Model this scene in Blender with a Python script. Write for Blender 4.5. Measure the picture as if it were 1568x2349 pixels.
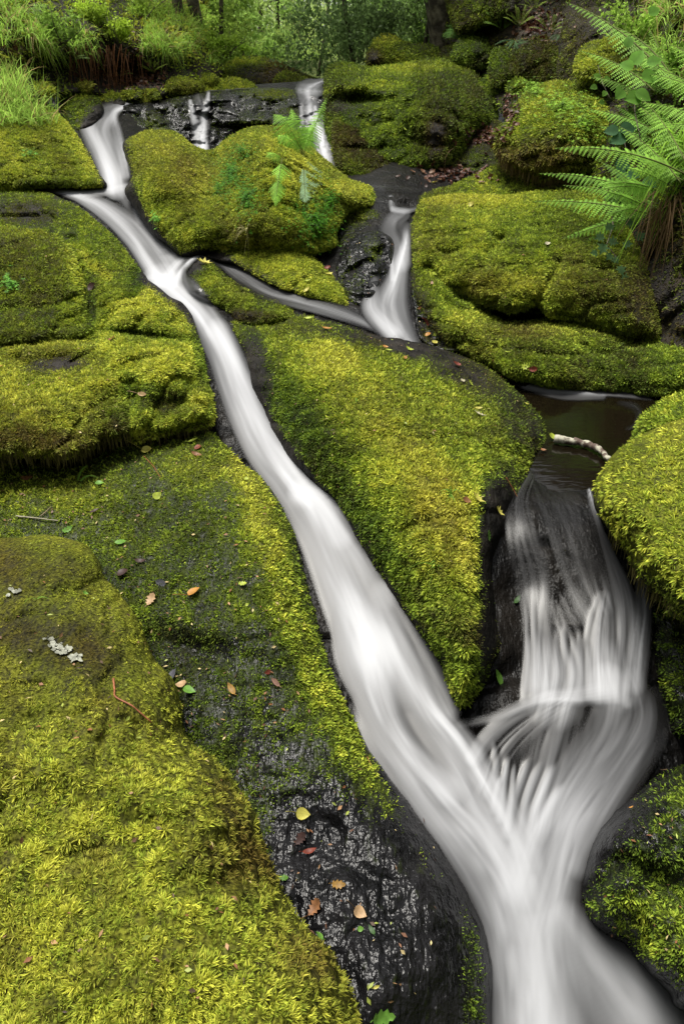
import bpy, math, random
import numpy as np
from mathutils import Vector
random.seed(7); RG = np.random.default_rng(7)
SC = bpy.context.scene
for o in list(bpy.data.objects): bpy.data.objects.remove(o)

# ------------------------------------------------------------------ camera, sky, sun, exposure
CZ = 1.8; PITCH = math.radians(33)
cd = bpy.data.cameras.new('camera'); cam = bpy.data.objects.new('camera', cd); SC.collection.objects.link(cam)
cam.location = (0, 0, CZ); cam.rotation_euler = (math.radians(90) - PITCH, 0, 0)
cd.sensor_fit = 'VERTICAL'; cd.sensor_height = 36; cd.sensor_width = 24; cd.lens = 24
cd.clip_start = 0.05; cd.clip_end = 500; SC.camera = cam
w = bpy.data.worlds.new('World'); SC.world = w; w.use_nodes = True
nt = w.node_tree; nt.nodes.clear()
SUN_EL = math.radians(72); SUN_AZ = math.radians(-55)          # azimuth from +Y towards +X
sky = nt.nodes.new('ShaderNodeTexSky'); sky.sky_type = 'NISHITA'; sky.sun_disc = False
sky.sun_elevation = SUN_EL; sky.sun_rotation = SUN_AZ; sky.dust_density = 4; sky.air_density = 1.0
hsv = nt.nodes.new('ShaderNodeHueSaturation'); hsv.inputs['Saturation'].default_value = 0.12
bg = nt.nodes.new('ShaderNodeBackground'); bg.inputs[1].default_value = 0.08
wo = nt.nodes.new('ShaderNodeOutputWorld')
nt.links.new(sky.outputs[0], hsv.inputs['Color']); nt.links.new(hsv.outputs[0], bg.inputs[0]); nt.links.new(bg.outputs[0], wo.inputs[0])
sd_ = bpy.data.lights.new('sun', 'SUN'); sd_.energy = 2.7; sd_.angle = math.radians(26); sd_.color = (1, .96, .88)
sun = bpy.data.objects.new('sun', sd_); SC.collection.objects.link(sun)
sv = Vector((math.sin(SUN_AZ) * math.cos(SUN_EL), math.cos(SUN_AZ) * math.cos(SUN_EL), math.sin(SUN_EL)))
sun.rotation_euler = sv.to_track_quat('Z', 'Y').to_euler()
SC.view_settings.view_transform = 'Standard'; SC.view_settings.look = 'None'
SC.view_settings.exposure = 1.5; SC.view_settings.gamma = 1
SC.cycles.transparent_max_bounces = 16

# ------------------------------------------------------------------ numeric helpers
F = 1566.0; cp, sp = math.cos(PITCH), math.sin(PITCH)
def W3(x, y, Z):
    """point at picture position x,y (1568x2349 units) and camera-axis depth Z (m)"""
    x = np.asarray(x, float); y = np.asarray(y, float); Z = np.asarray(Z, float)
    nx = (x - 784) / F; ny = (1174.5 - y) / F
    return np.stack([nx * Z, (cp + ny * sp) * Z, CZ + (ny * cp - sp) * Z], -1)
def _h(ix, iy, iz, seed):
    h = (ix * 374761393 + iy * 668265263 + iz * 2147483647 + seed * 1274126177) & 0xffffffff
    h = ((h ^ (h >> 13)) * 1103515245) & 0xffffffff
    h = ((h ^ (h >> 16)) * 2246822519) & 0xffffffff
    return ((h ^ (h >> 13)) & 0xffffff) / float(0xffffff)
def vn(P, seed=0):
    P = np.asarray(P, float); i = np.floor(P).astype(np.int64); f = P - i; f = f * f * (3 - 2 * f)
    x, y, z = i[..., 0], i[..., 1], i[..., 2]; fx, fy, fz = f[..., 0], f[..., 1], f[..., 2]
    r = 0
    for a in (0, 1):
        for b in (0, 1):
            for c in (0, 1):
                r = r + _h(x + a, y + b, z + c, seed) * (fx if a else 1 - fx) * (fy if b else 1 - fy) * (fz if c else 1 - fz)
    return r
def fbm(P, o=4, seed=0):
    P = np.asarray(P, float); r = 0; a = .5; t = 0
    for k in range(o):
        r = r + a * vn(P * 2 ** k + 17.3 * k, seed + k); t += a; a *= .5
    return r / t
def bil(P, seed=0):          # billow: round pillows, sharp creases
    return np.abs(vn(P, seed) * 2 - 1)
def rbf(ctrl):
    c = np.array(ctrl, float); X = c[:, :2] / 1000; v = np.log(c[:, 2]); n = len(X)
    if n < 3:
        m = float(np.mean(v)); return lambda x, y: np.exp(m) + 0 * x
    def k(r2): return r2 * np.log(r2 + 1e-12) * .5
    D = ((X[:, None] - X[None]) ** 2).sum(-1); A = np.zeros((n + 3, n + 3))
    A[:n, :n] = k(D) + np.eye(n) * 1e-3; A[:n, n] = 1; A[:n, n + 1:] = X; A[n, :n] = 1; A[n + 1:, :n] = X.T
    w_ = np.linalg.lstsq(A, np.r_[v, 0, 0, 0], rcond=None)[0]
    def f(x, y):
        x = np.asarray(x, float) / 1000; y = np.asarray(y, float) / 1000; r = w_[n] + w_[n + 1] * x + w_[n + 2] * y
        for i in range(n): r = r + w_[i] * k((x - X[i, 0]) ** 2 + (y - X[i, 1]) ** 2)
        return np.exp(np.clip(r, -1.5, 3.2))
    return f
def smooth_poly(p, n=6):
    p = np.array(p, float); m = len(p); out = []
    for i in range(m):
        a, b, c, d = p[i - 1], p[i], p[(i + 1) % m], p[(i + 2) % m]
        for t in np.linspace(0, 1, n, endpoint=False):
            out.append(.5 * (2 * b + (c - a) * t + (2 * a - 5 * b + 4 * c - d) * t * t + (3 * b - 3 * c + d - a) * t ** 3))
    return np.array(out)
def sdf(poly, x, y):
    """>0 inside, pixels"""
    x = np.asarray(x, float); y = np.asarray(y, float); d = np.full(x.shape, 1e18); ins = np.zeros(x.shape, bool)
    for i in range(len(poly)):
        ax, ay = poly[i - 1]; bx, by = poly[i]; ex, ey = bx - ax, by - ay; L = ex * ex + ey * ey + 1e-9
        t = np.clip(((x - ax) * ex + (y - ay) * ey) / L, 0, 1)
        d = np.minimum(d, (x - ax - t * ex) ** 2 + (y - ay - t * ey) ** 2)
        c = (ay > y) != (by > y)
        ins ^= c & (x < ex * (y - ay) / (ey if abs(ey) > 1e-9 else 1e-9) + ax)
    d = np.sqrt(d); return np.where(ins, d, -d)
def unit(v): return v / (np.linalg.norm(v, axis=-1, keepdims=True) + 1e-12)

def mesh(name, V, Fq, mat, parent=None, smooth=True, col=None, attrs=None, uv=None):
    """V (n,3); Fq (m,4) or (m,3) int array"""
    V = np.asarray(V, np.float32); Fq = np.asarray(Fq, np.int32); k = Fq.shape[1]; m = len(Fq)
    me = bpy.data.meshes.new(name); me.vertices.add(len(V)); me.vertices.foreach_set('co', V.ravel())
    me.loops.add(m * k); me.loops.foreach_set('vertex_index', Fq.ravel())
    me.polygons.add(m); me.polygons.foreach_set('loop_start', np.arange(0, m * k, k, dtype=np.int32))
    me.polygons.foreach_set('loop_total', np.full(m, k, np.int32))
    me.update(calc_edges=True)
    if smooth: me.polygons.foreach_set('use_smooth', np.ones(m, bool))
    if col is not None:
        a = me.color_attributes.new('tint', 'FLOAT_COLOR', 'POINT')
        c4 = np.ones((len(V), 4), np.float32); c4[:, :3] = np.clip(col, 0, 1); a.data.foreach_set('color', c4.ravel())
    for an, av in (attrs or {}).items():
        a = me.attributes.new(an, 'FLOAT', 'POINT'); a.data.foreach_set('value', np.asarray(av, np.float32))
    me.materials.append(mat)
    o = bpy.data.objects.new(name, me); SC.collection.objects.link(o)
    if parent is not None: o.parent = parent
    return o
def tag(o, label=None, cat=None, group=None, kind=None):
    if label: o['label'] = label
    if cat: o['category'] = cat
    if group: o['group'] = group
    if kind: o['kind'] = kind
    return o
def empty(name, loc=(0, 0, 0)):
    o = bpy.data.objects.new(name, None); o.empty_display_size = .05; o.location = [float(v) for v in loc]; SC.collection.objects.link(o); return o

# ------------------------------------------------------------------ materials
def newmat(name):
    m = bpy.data.materials.new(name); m.use_nodes = True; t = m.node_tree; t.nodes.clear()
    return m, t, t.nodes.new('ShaderNodeOutputMaterial')
def N(t, typ, **kw):
    n = t.nodes.new(typ)
    for k, v in kw.items():
        if k.startswith('i_'): n.inputs[k[2:].replace('_', ' ')].default_value = v
        else: setattr(n, k, v)
    return n
def rock_mat(name, dark=(.010, .010, .011), light=(.05, .048, .045), moss=(.035, .04, .010), soil=(.035, .022, .010), rough=.3, bump=.5, spec=.6, tinted=False, bd=.02):
    m, t, out = newmat(name); L = t.links.new
    geo = N(t, 'ShaderNodeNewGeometry'); at = N(t, 'ShaderNodeAttribute', attribute_name='moss')
    n1 = N(t, 'ShaderNodeTexNoise'); n1.inputs['Scale'].default_value = 9; n1.inputs['Detail'].default_value = 8
    n2 = N(t, 'ShaderNodeTexNoise'); n2.inputs['Scale'].default_value = 44; n2.inputs['Detail'].default_value = 2.5; n2.inputs['Roughness'].default_value = .5
    n3 = N(t, 'ShaderNodeTexVoronoi'); n3.inputs['Scale'].default_value = 120
    mpg = N(t, 'ShaderNodeMapping'); mpg.inputs['Scale'].default_value = (1.25, .5, .8); mpg.inputs['Rotation'].default_value = (0, 0, .45); L(geo.outputs['Position'], mpg.inputs[0])
    L(geo.outputs['Position'], n1.inputs['Vector']); L((mpg.outputs[0] if tinted else geo.outputs['Position']), n2.inputs['Vector']); L(geo.outputs['Position'], n3.inputs['Vector'])
    cr = N(t, 'ShaderNodeMixRGB'); cr.inputs[1].default_value = (*dark, 1); cr.inputs[2].default_value = (*light, 1)
    mr = N(t, 'ShaderNodeMapRange'); mr.inputs[1].default_value = .42; mr.inputs[2].default_value = .75; L(n1.outputs[0], mr.inputs[0]); L(mr.outputs[0], cr.inputs[0])
    cm = N(t, 'ShaderNodeMixRGB'); cm.inputs[1].default_value = (*soil, 1); cm.inputs[2].default_value = (*moss, 1); L(n2.outputs[0], cm.inputs[0])
    if tinted:
        ta = N(t, 'ShaderNodeAttribute', attribute_name='tint'); n4 = N(t, 'ShaderNodeTexNoise'); n4.inputs['Scale'].default_value = 160; n4.inputs['Detail'].default_value = 3
        L(geo.outputs['Position'], n4.inputs['Vector']); m4 = N(t, 'ShaderNodeMapRange'); m4.inputs[1].default_value = .35; m4.inputs[2].default_value = .65; m4.inputs[3].default_value = .05; m4.inputs[4].default_value = .38
        L(n4.outputs[0], m4.inputs[0]); vm = N(t, 'ShaderNodeVectorMath', operation='SCALE'); L(ta.outputs['Color'], vm.inputs[0]); L(m4.outputs[0], vm.inputs['Scale']); cm = vm
    mx = N(t, 'ShaderNodeMixRGB'); L(cr.outputs[0], mx.inputs[1]); L(cm.outputs[0], mx.inputs[2])
    ad = N(t, 'ShaderNodeMath', operation='MULTIPLY_ADD'); L(n2.outputs[0], ad.inputs[0]); ad.inputs[1].default_value = 1.6; ad.inputs[2].default_value = -1.0
    ad2 = N(t, 'ShaderNodeMath', operation='ADD', use_clamp=True); L(ad.outputs[0], ad2.inputs[0]); L(at.outputs['Fac'], ad2.inputs[1])
    L(ad2.outputs[0], mx.inputs[0])
    rr = N(t, 'ShaderNodeMapRange'); rr.inputs[3].default_value = rough; rr.inputs[4].default_value = .95; L(ad2.outputs[0], rr.inputs[0])
    b0 = N(t, 'ShaderNodeBump'); b0.inputs['Strength'].default_value = bump * .8; b0.inputs['Distance'].default_value = bd * 3; L(n1.outputs[0], b0.inputs['Height'])
    b1 = N(t, 'ShaderNodeBump'); L(b0.outputs[0], b1.inputs['Normal']); b1.inputs['Strength'].default_value = bump; b1.inputs['Distance'].default_value = bd
    b2 = N(t, 'ShaderNodeBump'); b2.inputs['Strength'].default_value = bump; b2.inputs['Distance'].default_value = bd * (.12 if tinted else .35)
    L(n2.outputs[0], b1.inputs['Height']); L(n3.outputs[0], b2.inputs['Height']); L(b1.outputs[0], b2.inputs['Normal'])
    p = N(t, 'ShaderNodeBsdfPrincipled'); L(mx.outputs[0], p.inputs['Base Color']); L(rr.outputs[0], p.inputs['Roughness']); L(b2.outputs[0], p.inputs['Normal'])
    sm = N(t, 'ShaderNodeMapRange'); sm.inputs[3].default_value = spec; sm.inputs[4].default_value = .03; L(ad2.outputs[0], sm.inputs[0]); L(sm.outputs[0], p.inputs['Specular IOR Level'])
    L(p.outputs[0], out.inputs[0]); return m
def leafy(name, trans=.3, rough=.6, spec=.25, color=None, var=0, vscale=30):
    m, t, out = newmat(name); L = t.links.new
    if color is None: src = N(t, 'ShaderNodeAttribute', attribute_name='tint').outputs['Color']
    else:
        rgb = N(t, 'ShaderNodeRGB'); rgb.outputs[0].default_value = (*color, 1); src = rgb.outputs[0]
    if var:
        no = N(t, 'ShaderNodeTexNoise'); no.inputs['Scale'].default_value = vscale; no.inputs['Detail'].default_value = 4
        g = N(t, 'ShaderNodeNewGeometry'); L(g.outputs['Position'], no.inputs['Vector'])
        mr = N(t, 'ShaderNodeMapRange'); mr.inputs[3].default_value = 1 - var; mr.inputs[4].default_value = 1 + var
        mr.inputs[1].default_value = .3; mr.inputs[2].default_value = .7; L(no.outputs[0], mr.inputs[0])
        vm = N(t, 'ShaderNodeVectorMath', operation='SCALE'); L(src, vm.inputs[0]); L(mr.outputs[0], vm.inputs['Scale']); src = vm.outputs[0]
    p = N(t, 'ShaderNodeBsdfPrincipled'); L(src, p.inputs['Base Color']); p.inputs['Roughness'].default_value = rough
    p.inputs['Specular IOR Level'].default_value = spec
    if trans > 0:
        tr = N(t, 'ShaderNodeBsdfTranslucent'); L(src, tr.inputs[0]); mx = N(t, 'ShaderNodeMixShader'); mx.inputs[0].default_value = trans
        L(p.outputs[0], mx.inputs[1]); L(tr.outputs[0], mx.inputs[2]); L(mx.outputs[0], out.inputs[0])
    else: L(p.outputs[0], out.inputs[0])
    return m
M_ROCK = rock_mat('wet_black_rock', rough=.14, bump=.9, spec=.17, bd=.013, tinted=True, light=(.010, .0095, .010), dark=(.003, .003, .0032))
M_MOSSROCK = rock_mat('mossy_rock', rough=.6, bump=.6, spec=.08, tinted=True, dark=(.005, .0045, .004), light=(.02, .017, .014))
M_BANK = rock_mat('bank_earth', dark=(.007, .0055, .004), light=(.028, .02, .012), moss=(.02, .027, .008), rough=.8, bump=.8, spec=.2)
M_GROUND = rock_mat('forest_floor', dark=(.03, .04, .012), light=(.10, .13, .03), moss=(.07, .11, .02), rough=.9, bump=.5, spec=.1)
M_MOSS = leafy('moss_fronds', trans=.3, rough=.75, spec=.15)
M_LEAF = leafy('foliage', trans=.5, rough=.6, spec=.1)
M_FERN = leafy('fern_frond', trans=.42, rough=.6, spec=.1, var=.25, vscale=12)
M_DEAD = leafy('fallen_leaf', trans=.12, rough=.5, spec=.2, var=.25, vscale=90)
M_BARK = rock_mat('bark', dark=(.04, .034, .024), light=(.20, .18, .12), moss=(.10, .13, .04), rough=.85, bump=1, spec=.15)

# ------------------------------------------------------------------ where the water runs
def strand_field(strands, x0, y0, x1, y1, step, seed=0):
    gx = np.arange(x0, x1, step); gy = np.arange(y0, y1, step); X, Y = np.meshgrid(gx, gy); T = np.ones(X.shape)
    for k, st in enumerate(strands):
        opt = {'fr': 2.4, 'k': .5, 'soft': 1.15}
        if isinstance(st, tuple): st, o2 = st; opt.update(o2)
        c = np.array(st, float); n = max(24, len(c) * 9); u = np.linspace(0, len(c) - 1, n); i = np.minimum(u.astype(int), len(c) - 2); f = u - i
        def cr(q):
            p0 = c[np.maximum(i - 1, 0), q]; p1 = c[i, q]; p2 = c[i + 1, q]; p3 = c[np.minimum(i + 2, len(c) - 1), q]
            return .5 * (2 * p1 + (p2 - p0) * f + (2 * p0 - 5 * p1 + 4 * p2 - p3) * f * f + (3 * p1 - 3 * p2 + p3 - p0) * f ** 3)
        px, py, hw, al = cr(0), cr(1), np.maximum(cr(2), 2), np.clip(cr(3), 0, 1)
        m = (X > (px - hw).min() - 8) & (X < (px + hw).max() + 8) & (Y > (py - hw).min() - 8) & (Y < (py + hw).max() + 8)
        if not m.any(): continue
        x = X[m]; y = Y[m]; best = np.full(x.shape, 1e18); tt = np.zeros(x.shape); ss = np.zeros(x.shape); aa = np.zeros(x.shape); ends = np.ones(x.shape)
        s0 = 0; Ltot = np.hypot(np.diff(px), np.diff(py)).sum()
        for j in range(n - 1):
            ex, ey = px[j + 1] - px[j], py[j + 1] - py[j]; l2 = ex * ex + ey * ey + 1e-6; l = math.sqrt(l2)
            q = np.clip(((x - px[j]) * ex + (y - py[j]) * ey) / l2, 0, 1); dx = x - px[j] - q * ex; dy = y - py[j] - q * ey
            h = hw[j] + (hw[j + 1] - hw[j]) * q; dn = (dx * dx + dy * dy) / (h * h); b = dn < best
            best = np.where(b, dn, best); tt = np.where(b, (dx * ey - dy * ex) / l / h, tt); ss = np.where(b, s0 + q * l, ss)
            aa = np.where(b, al[j] + (al[j + 1] - al[j]) * q, aa); s0 += l
        prof = np.clip(1 - best, 0, 1) ** opt['soft']
        P = np.stack([tt * opt['fr'] + k * 7.1, ss / 170. + k * 3.3, np.full(x.shape, float(k))], -1)
        st_ = fbm(P, 3, 60 + seed); P2 = P * np.array([3.0, 1.3, 1]); s2 = fbm(P2, 2, 70 + seed)
        str_ = np.clip((st_ * .78 + s2 * .22 - .28) / .42, 0, 1)
        a = aa * prof * (1 - opt['k'] + opt['k'] * str_)
        T[m] *= 1 - np.clip(a, 0, .995)
    return X, Y, 1 - T
UP = [[(385, 226, 4, .5), (335, 231, 6, .85), (285, 240, 10, .9), (245, 262, 30, .85), (225, 300, 44, .8), (243, 345, 42, .85), (262, 390, 38, .95), (268, 428, 34, .98)],
      [(330, 236, 4, .5), (280, 247, 8, .8), (262, 262, 10, .7), (270, 300, 14, .6), (280, 345, 14, .8), (290, 400, 14, .8)],
      [(200, 290, 22, .6), (232, 350, 22, .6), (258, 410, 26, .9)],
      [(60, 430, 3, .2), (120, 437, 6, .75), (180, 443, 10, .8), (240, 440, 12, .8), (290, 428, 10, .5)],
      [(110, 436, 5, .45), (180, 452, 14, .75), (245, 492, 20, .75), (300, 545, 22, .75), (335, 595, 22, .8), (365, 640, 26, .9)],
      [(150, 440, 6, .4), (225, 462, 14, .7), (290, 505, 22, .75), (330, 545, 26, .75), (365, 590, 26, .8), (390, 630, 26, .9)],
      [(270, 430, 20, .4), (300, 470, 22, .3), (330, 505, 24, .45), (375, 560, 22, .55), (405, 600, 20, .7)],
      [(312, 480, 10, .7), (322, 505, 12, .3)]]
KNOT = [[(330, 640, 14, .6), (375, 640, 40, .95), (415, 670, 44, .97), (455, 710, 38, .95), (488, 760, 42, .95), (515, 815, 42, .95), (538, 880, 44, .92), (567, 950, 48, .95), (608, 1030, 50, .95), (658, 1095, 54, .95), (705, 1160, 58, .95),
         (740, 1230, 60, .94), (772, 1300, 66, .93), (802, 1370, 72, .92), (832, 1440, 76, .9), (862, 1510, 80, .9), (890, 1580, 70, .4), (915, 1640, 50, 0)],
        ([(395, 640, 26, .95), (418, 606, 20, .95), (458, 580, 14, .95), (500, 594, 16, .8), (555, 635, 22, .55), (615, 672, 20, .5), (690, 694, 18, .5), (760, 714, 16, .5), (830, 740, 13, .45), (895, 772, 8, .35)], dict(k=.75)),
        ([(505, 590, 14, .3), (580, 630, 18, .3), (680, 680, 14, .25), (790, 712, 14, .25), (880, 760, 8, .3)], dict(k=.8)),
        [(500, 760, 34, .6), (560, 870, 30, .45), (590, 945, 30, .5), (650, 1040, 34, .6), (720, 1130, 34, .6), (775, 1200, 34, .5), (830, 1280, 34, .5), (890, 1370, 34, .35)],
        [(690, 1130, 36, .8), (740, 1150, 36, .7), (780, 1230, 36, .5)]]
LOW = [[(822, 1390, 60, .0), (832, 1450, 76, .6), (840, 1510, 74, .9), (858, 1590, 54, .88), (895, 1680, 46, .9), (955, 1768, 52, .9), (1028, 1855, 70, .9), (1100, 1940, 78, .88), (1158, 2040, 80, .84), (1192, 2140, 86, .78), (1210, 2260, 95, .78), (1218, 2480, 100, .72)],
       [(850, 1360, 30, .0), (895, 1460, 40, .75), (935, 1540, 42, .8), (985, 1630, 44, .95), (1045, 1710, 52, .95), (1100, 1800, 56, .95), (1145, 1890, 64, .95), (1185, 1990, 66, .75), (1205, 2100, 70, .4)],
       [(865, 1480, 60, .4), (915, 1590, 50, .3), (965, 1700, 50, .25), (1030, 1800, 56, .5)],
       [(880, 1360, 34, .5), (940, 1450, 38, .5), (990, 1550, 40, .45), (1030, 1630, 30, .5)],
       [(812, 1600, 10, .0), (845, 1690, 26, .3), (885, 1748, 30, .4), (960, 1850, 36, .4), (1040, 1960, 40, .4), (1110, 2080, 40, .4), (1140, 2200, 34, .4), (1150, 2400, 34, .4)],
       # right cascade
       ([(1350, 1125, 6, .85), (1358, 1160, 12, .5), (1375, 1215, 20, .32), (1400, 1280, 34, .38), (1425, 1350, 46, .5), (1435, 1420, 52, .6), (1435, 1500, 56, .65), (1425, 1580, 60, .6)], dict(fr=4, k=.8)),
       ([(1215, 1090, 16, .25), (1190, 1150, 30, .16), (1200, 1230, 44, .14), (1222, 1320, 50, .16), (1228, 1400, 40, .3), (1228, 1480, 34, .45), (1232, 1570, 40, .6)], dict(fr=5, k=1.0)),
       ([(1230, 1110, 20, .12), (1270, 1200, 40, .10), (1310, 1320, 50, .08), (1350, 1400, 50, .15)], dict(fr=5, k=1.0)),
       ([(1300, 1150, 40, .14), (1340, 1260, 50, .08), (1380, 1380, 40, .25)], dict(fr=5, k=1.0)),
       ([(1260, 1420, 50, .05), (1280, 1490, 70, .3), (1290, 1550, 80, .6), (1275, 1615, 70, .6)], dict(fr=7, k=.85, soft=1.3)),
       ([(1385, 1370, 20, .3), (1375, 1430, 34, .6), (1370, 1500, 44, .7), (1372, 1570, 50, .8)], dict(fr=5, k=.7)),
       ([(1470, 1330, 16, .3), (1475, 1400, 24, .5), (1465, 1480, 30, .6), (1455, 1570, 30, .5)], dict(fr=5, k=.6)),
       ([(1390, 1590, 34, .5), (1330, 1598, 26, .7), (1262, 1600, 20, .6), (1195, 1620, 18, .4), (1125, 1648, 14, .25), (1060, 1660, 14, .12)], dict(soft=1.5)),
       [(1260, 1600, 20, .5), (1180, 1640, 22, .4), (1120, 1690, 24, .4), (1085, 1740, 22, .5)],
       ([(1290, 1610, 26, .35), (1210, 1660, 40, .25), (1150, 1720, 50, .25), (1120, 1790, 50, .3)], dict(fr=8, k=.85)),
       [(1390, 1560, 46, .6), (1400, 1620, 50, .55), (1385, 1680, 54, .45), (1340, 1750, 56, .5), (1290, 1830, 56, .65), (1245, 1920, 72, .75), (1215, 2020, 76, .7)],
       [(1450, 1560, 34, .35), (1470, 1640, 40, .6), (1430, 1730, 48, .65), (1370, 1810, 60, .65), (1320, 1890, 62, .75), (1290, 1980, 58, .7), (1265, 2080, 66, .75), (1250, 2180, 84, .6), (1260, 2300, 100, .5), (1270, 2480, 110, .5)],
       [(1500, 1590, 20, .15), (1500, 1680, 36, .25), (1440, 1780, 44, .4), (1380, 1880, 40, .4), (1330, 1990, 34, .4)],
       ([(1290, 1640, 70, .3), (1270, 1720, 80, .35), (1250, 1800, 70, .4), (1235, 1880, 60, .45)], dict(fr=5, k=.9)),
       ([(1300, 2110, 50, .4), (1360, 2190, 80, .55), (1425, 2270, 105, .68), (1480, 2360, 125, .72), (1510, 2500, 150, .72)], dict(soft=1.3, k=.2)),
       ([(1260, 2000, 90, .25), (1275, 2200, 120, .35), (1300, 2400, 190, .45)], dict(soft=1.5))]
# fingers of water over the lower ledge
for (a_, b_, c_, d_, wd, al) in [(1165, 1735, 1150, 1850, 9, .8), (1180, 1750, 1168, 1870, 8, .7), (1215, 1742, 1168, 1885, 12, .9), (1240, 1752, 1185, 1920, 12, .85), (1275, 1752, 1205, 1930, 14, .85), (1295, 1800, 1225, 1950, 16, .85), (1150, 1780, 1135, 1830, 8, .6), (1130, 1700, 1140, 1810, 8, .5)]:
    LOW.append(([(a_, b_, wd * .6, al * .1), (a_ - (a_ - c_) * .3, b_ + (d_ - b_) * .2, wd * 1.1, al * .75), (a_ - (a_ - c_) * .75, b_ + (d_ - b_) * .65, wd * 1.3, al * .75), (c_ - 4, d_ + 30, wd * 1.6, al * .3)], dict(fr=1.2, k=.3, soft=1.5)))
for k in range(14):
    xx = 1212 + k * 17 + random.uniform(-6, 6); yy = 1440 + abs(k - 5) * 5 + random.uniform(-18, 18)
    LOW.append(([(xx, yy, 6, .0), (xx + 1, yy + 50, 11, .34), (xx + (xx - 1300) * .05, yy + 120, 15, .4), (xx + (xx - 1300) * .07, 1605, 15, .3)], dict(fr=1, k=.3, soft=1.6)))
MID = [[(852, 430, 8, .12), (905, 434, 10, .12), (960, 438, 8, .12)],
       [(896, 452, 7, .85), (902, 480, 11, .6), (925, 490, 18, .45), (905, 505, 26, .5), (900, 530, 34, .35), (912, 560, 34, .45), (920, 600, 28, .6)],
       [(935, 520, 14, .3), (930, 560, 14, .9), (918, 610, 22, .97), (905, 660, 34, .98), (895, 700, 46, .97), (905, 740, 42, .96), (925, 775, 34, .96), (950, 800, 18, .9)],
       ([(893, 555, 3, .4), (896, 580, 6, .8), (900, 640, 8, .5)], dict(fr=1)),
       ([(860, 640, 10, .3), (850, 690, 24, .7), (860, 720, 30, .7), (900, 760, 30, .8)], dict()),
       [(955, 478, 6, .3), (930, 484, 8, .6), (900, 480, 8, .5)]]
FALLS = [[(742, 185, 7, .8), (722, 193, 14, .9), (705, 205, 26, .8), (708, 235, 26, .7), (714, 270, 27, .9), (732, 305, 27, .95), (742, 345, 26, .98), (750, 380, 22, .9)],
         ([(690, 240, 5, .6), (693, 290, 7, .5)], dict(fr=1)), ([(722, 245, 5, .8), (730, 300, 9, .8)], dict(fr=1)),
         [(690, 203, 16, .55), (730, 207, 16, .55)],
         ([(436, 232, 6, .8), (443, 265, 9, .95), (452, 300, 15, .9), (462, 345, 22, .98)], dict(fr=1.5)),
         ([(478, 214, 6, .8), (474, 240, 9, .9), (466, 280, 11, .9), (465, 345, 16, .9)], dict(fr=1.5)),
         ([(455, 225, 16, .25), (462, 260, 24, .25), (462, 330, 24, .4)], dict(fr=4)), ([(520, 208, 20, .12), (530, 260, 30, .10), (530, 330, 30, .05)], dict(fr=7, k=.95)),
         [(380, 224, 4, .3), (430, 212, 4, .3), (500, 205, 4, .35), (570, 201, 4, .3)]]

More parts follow.
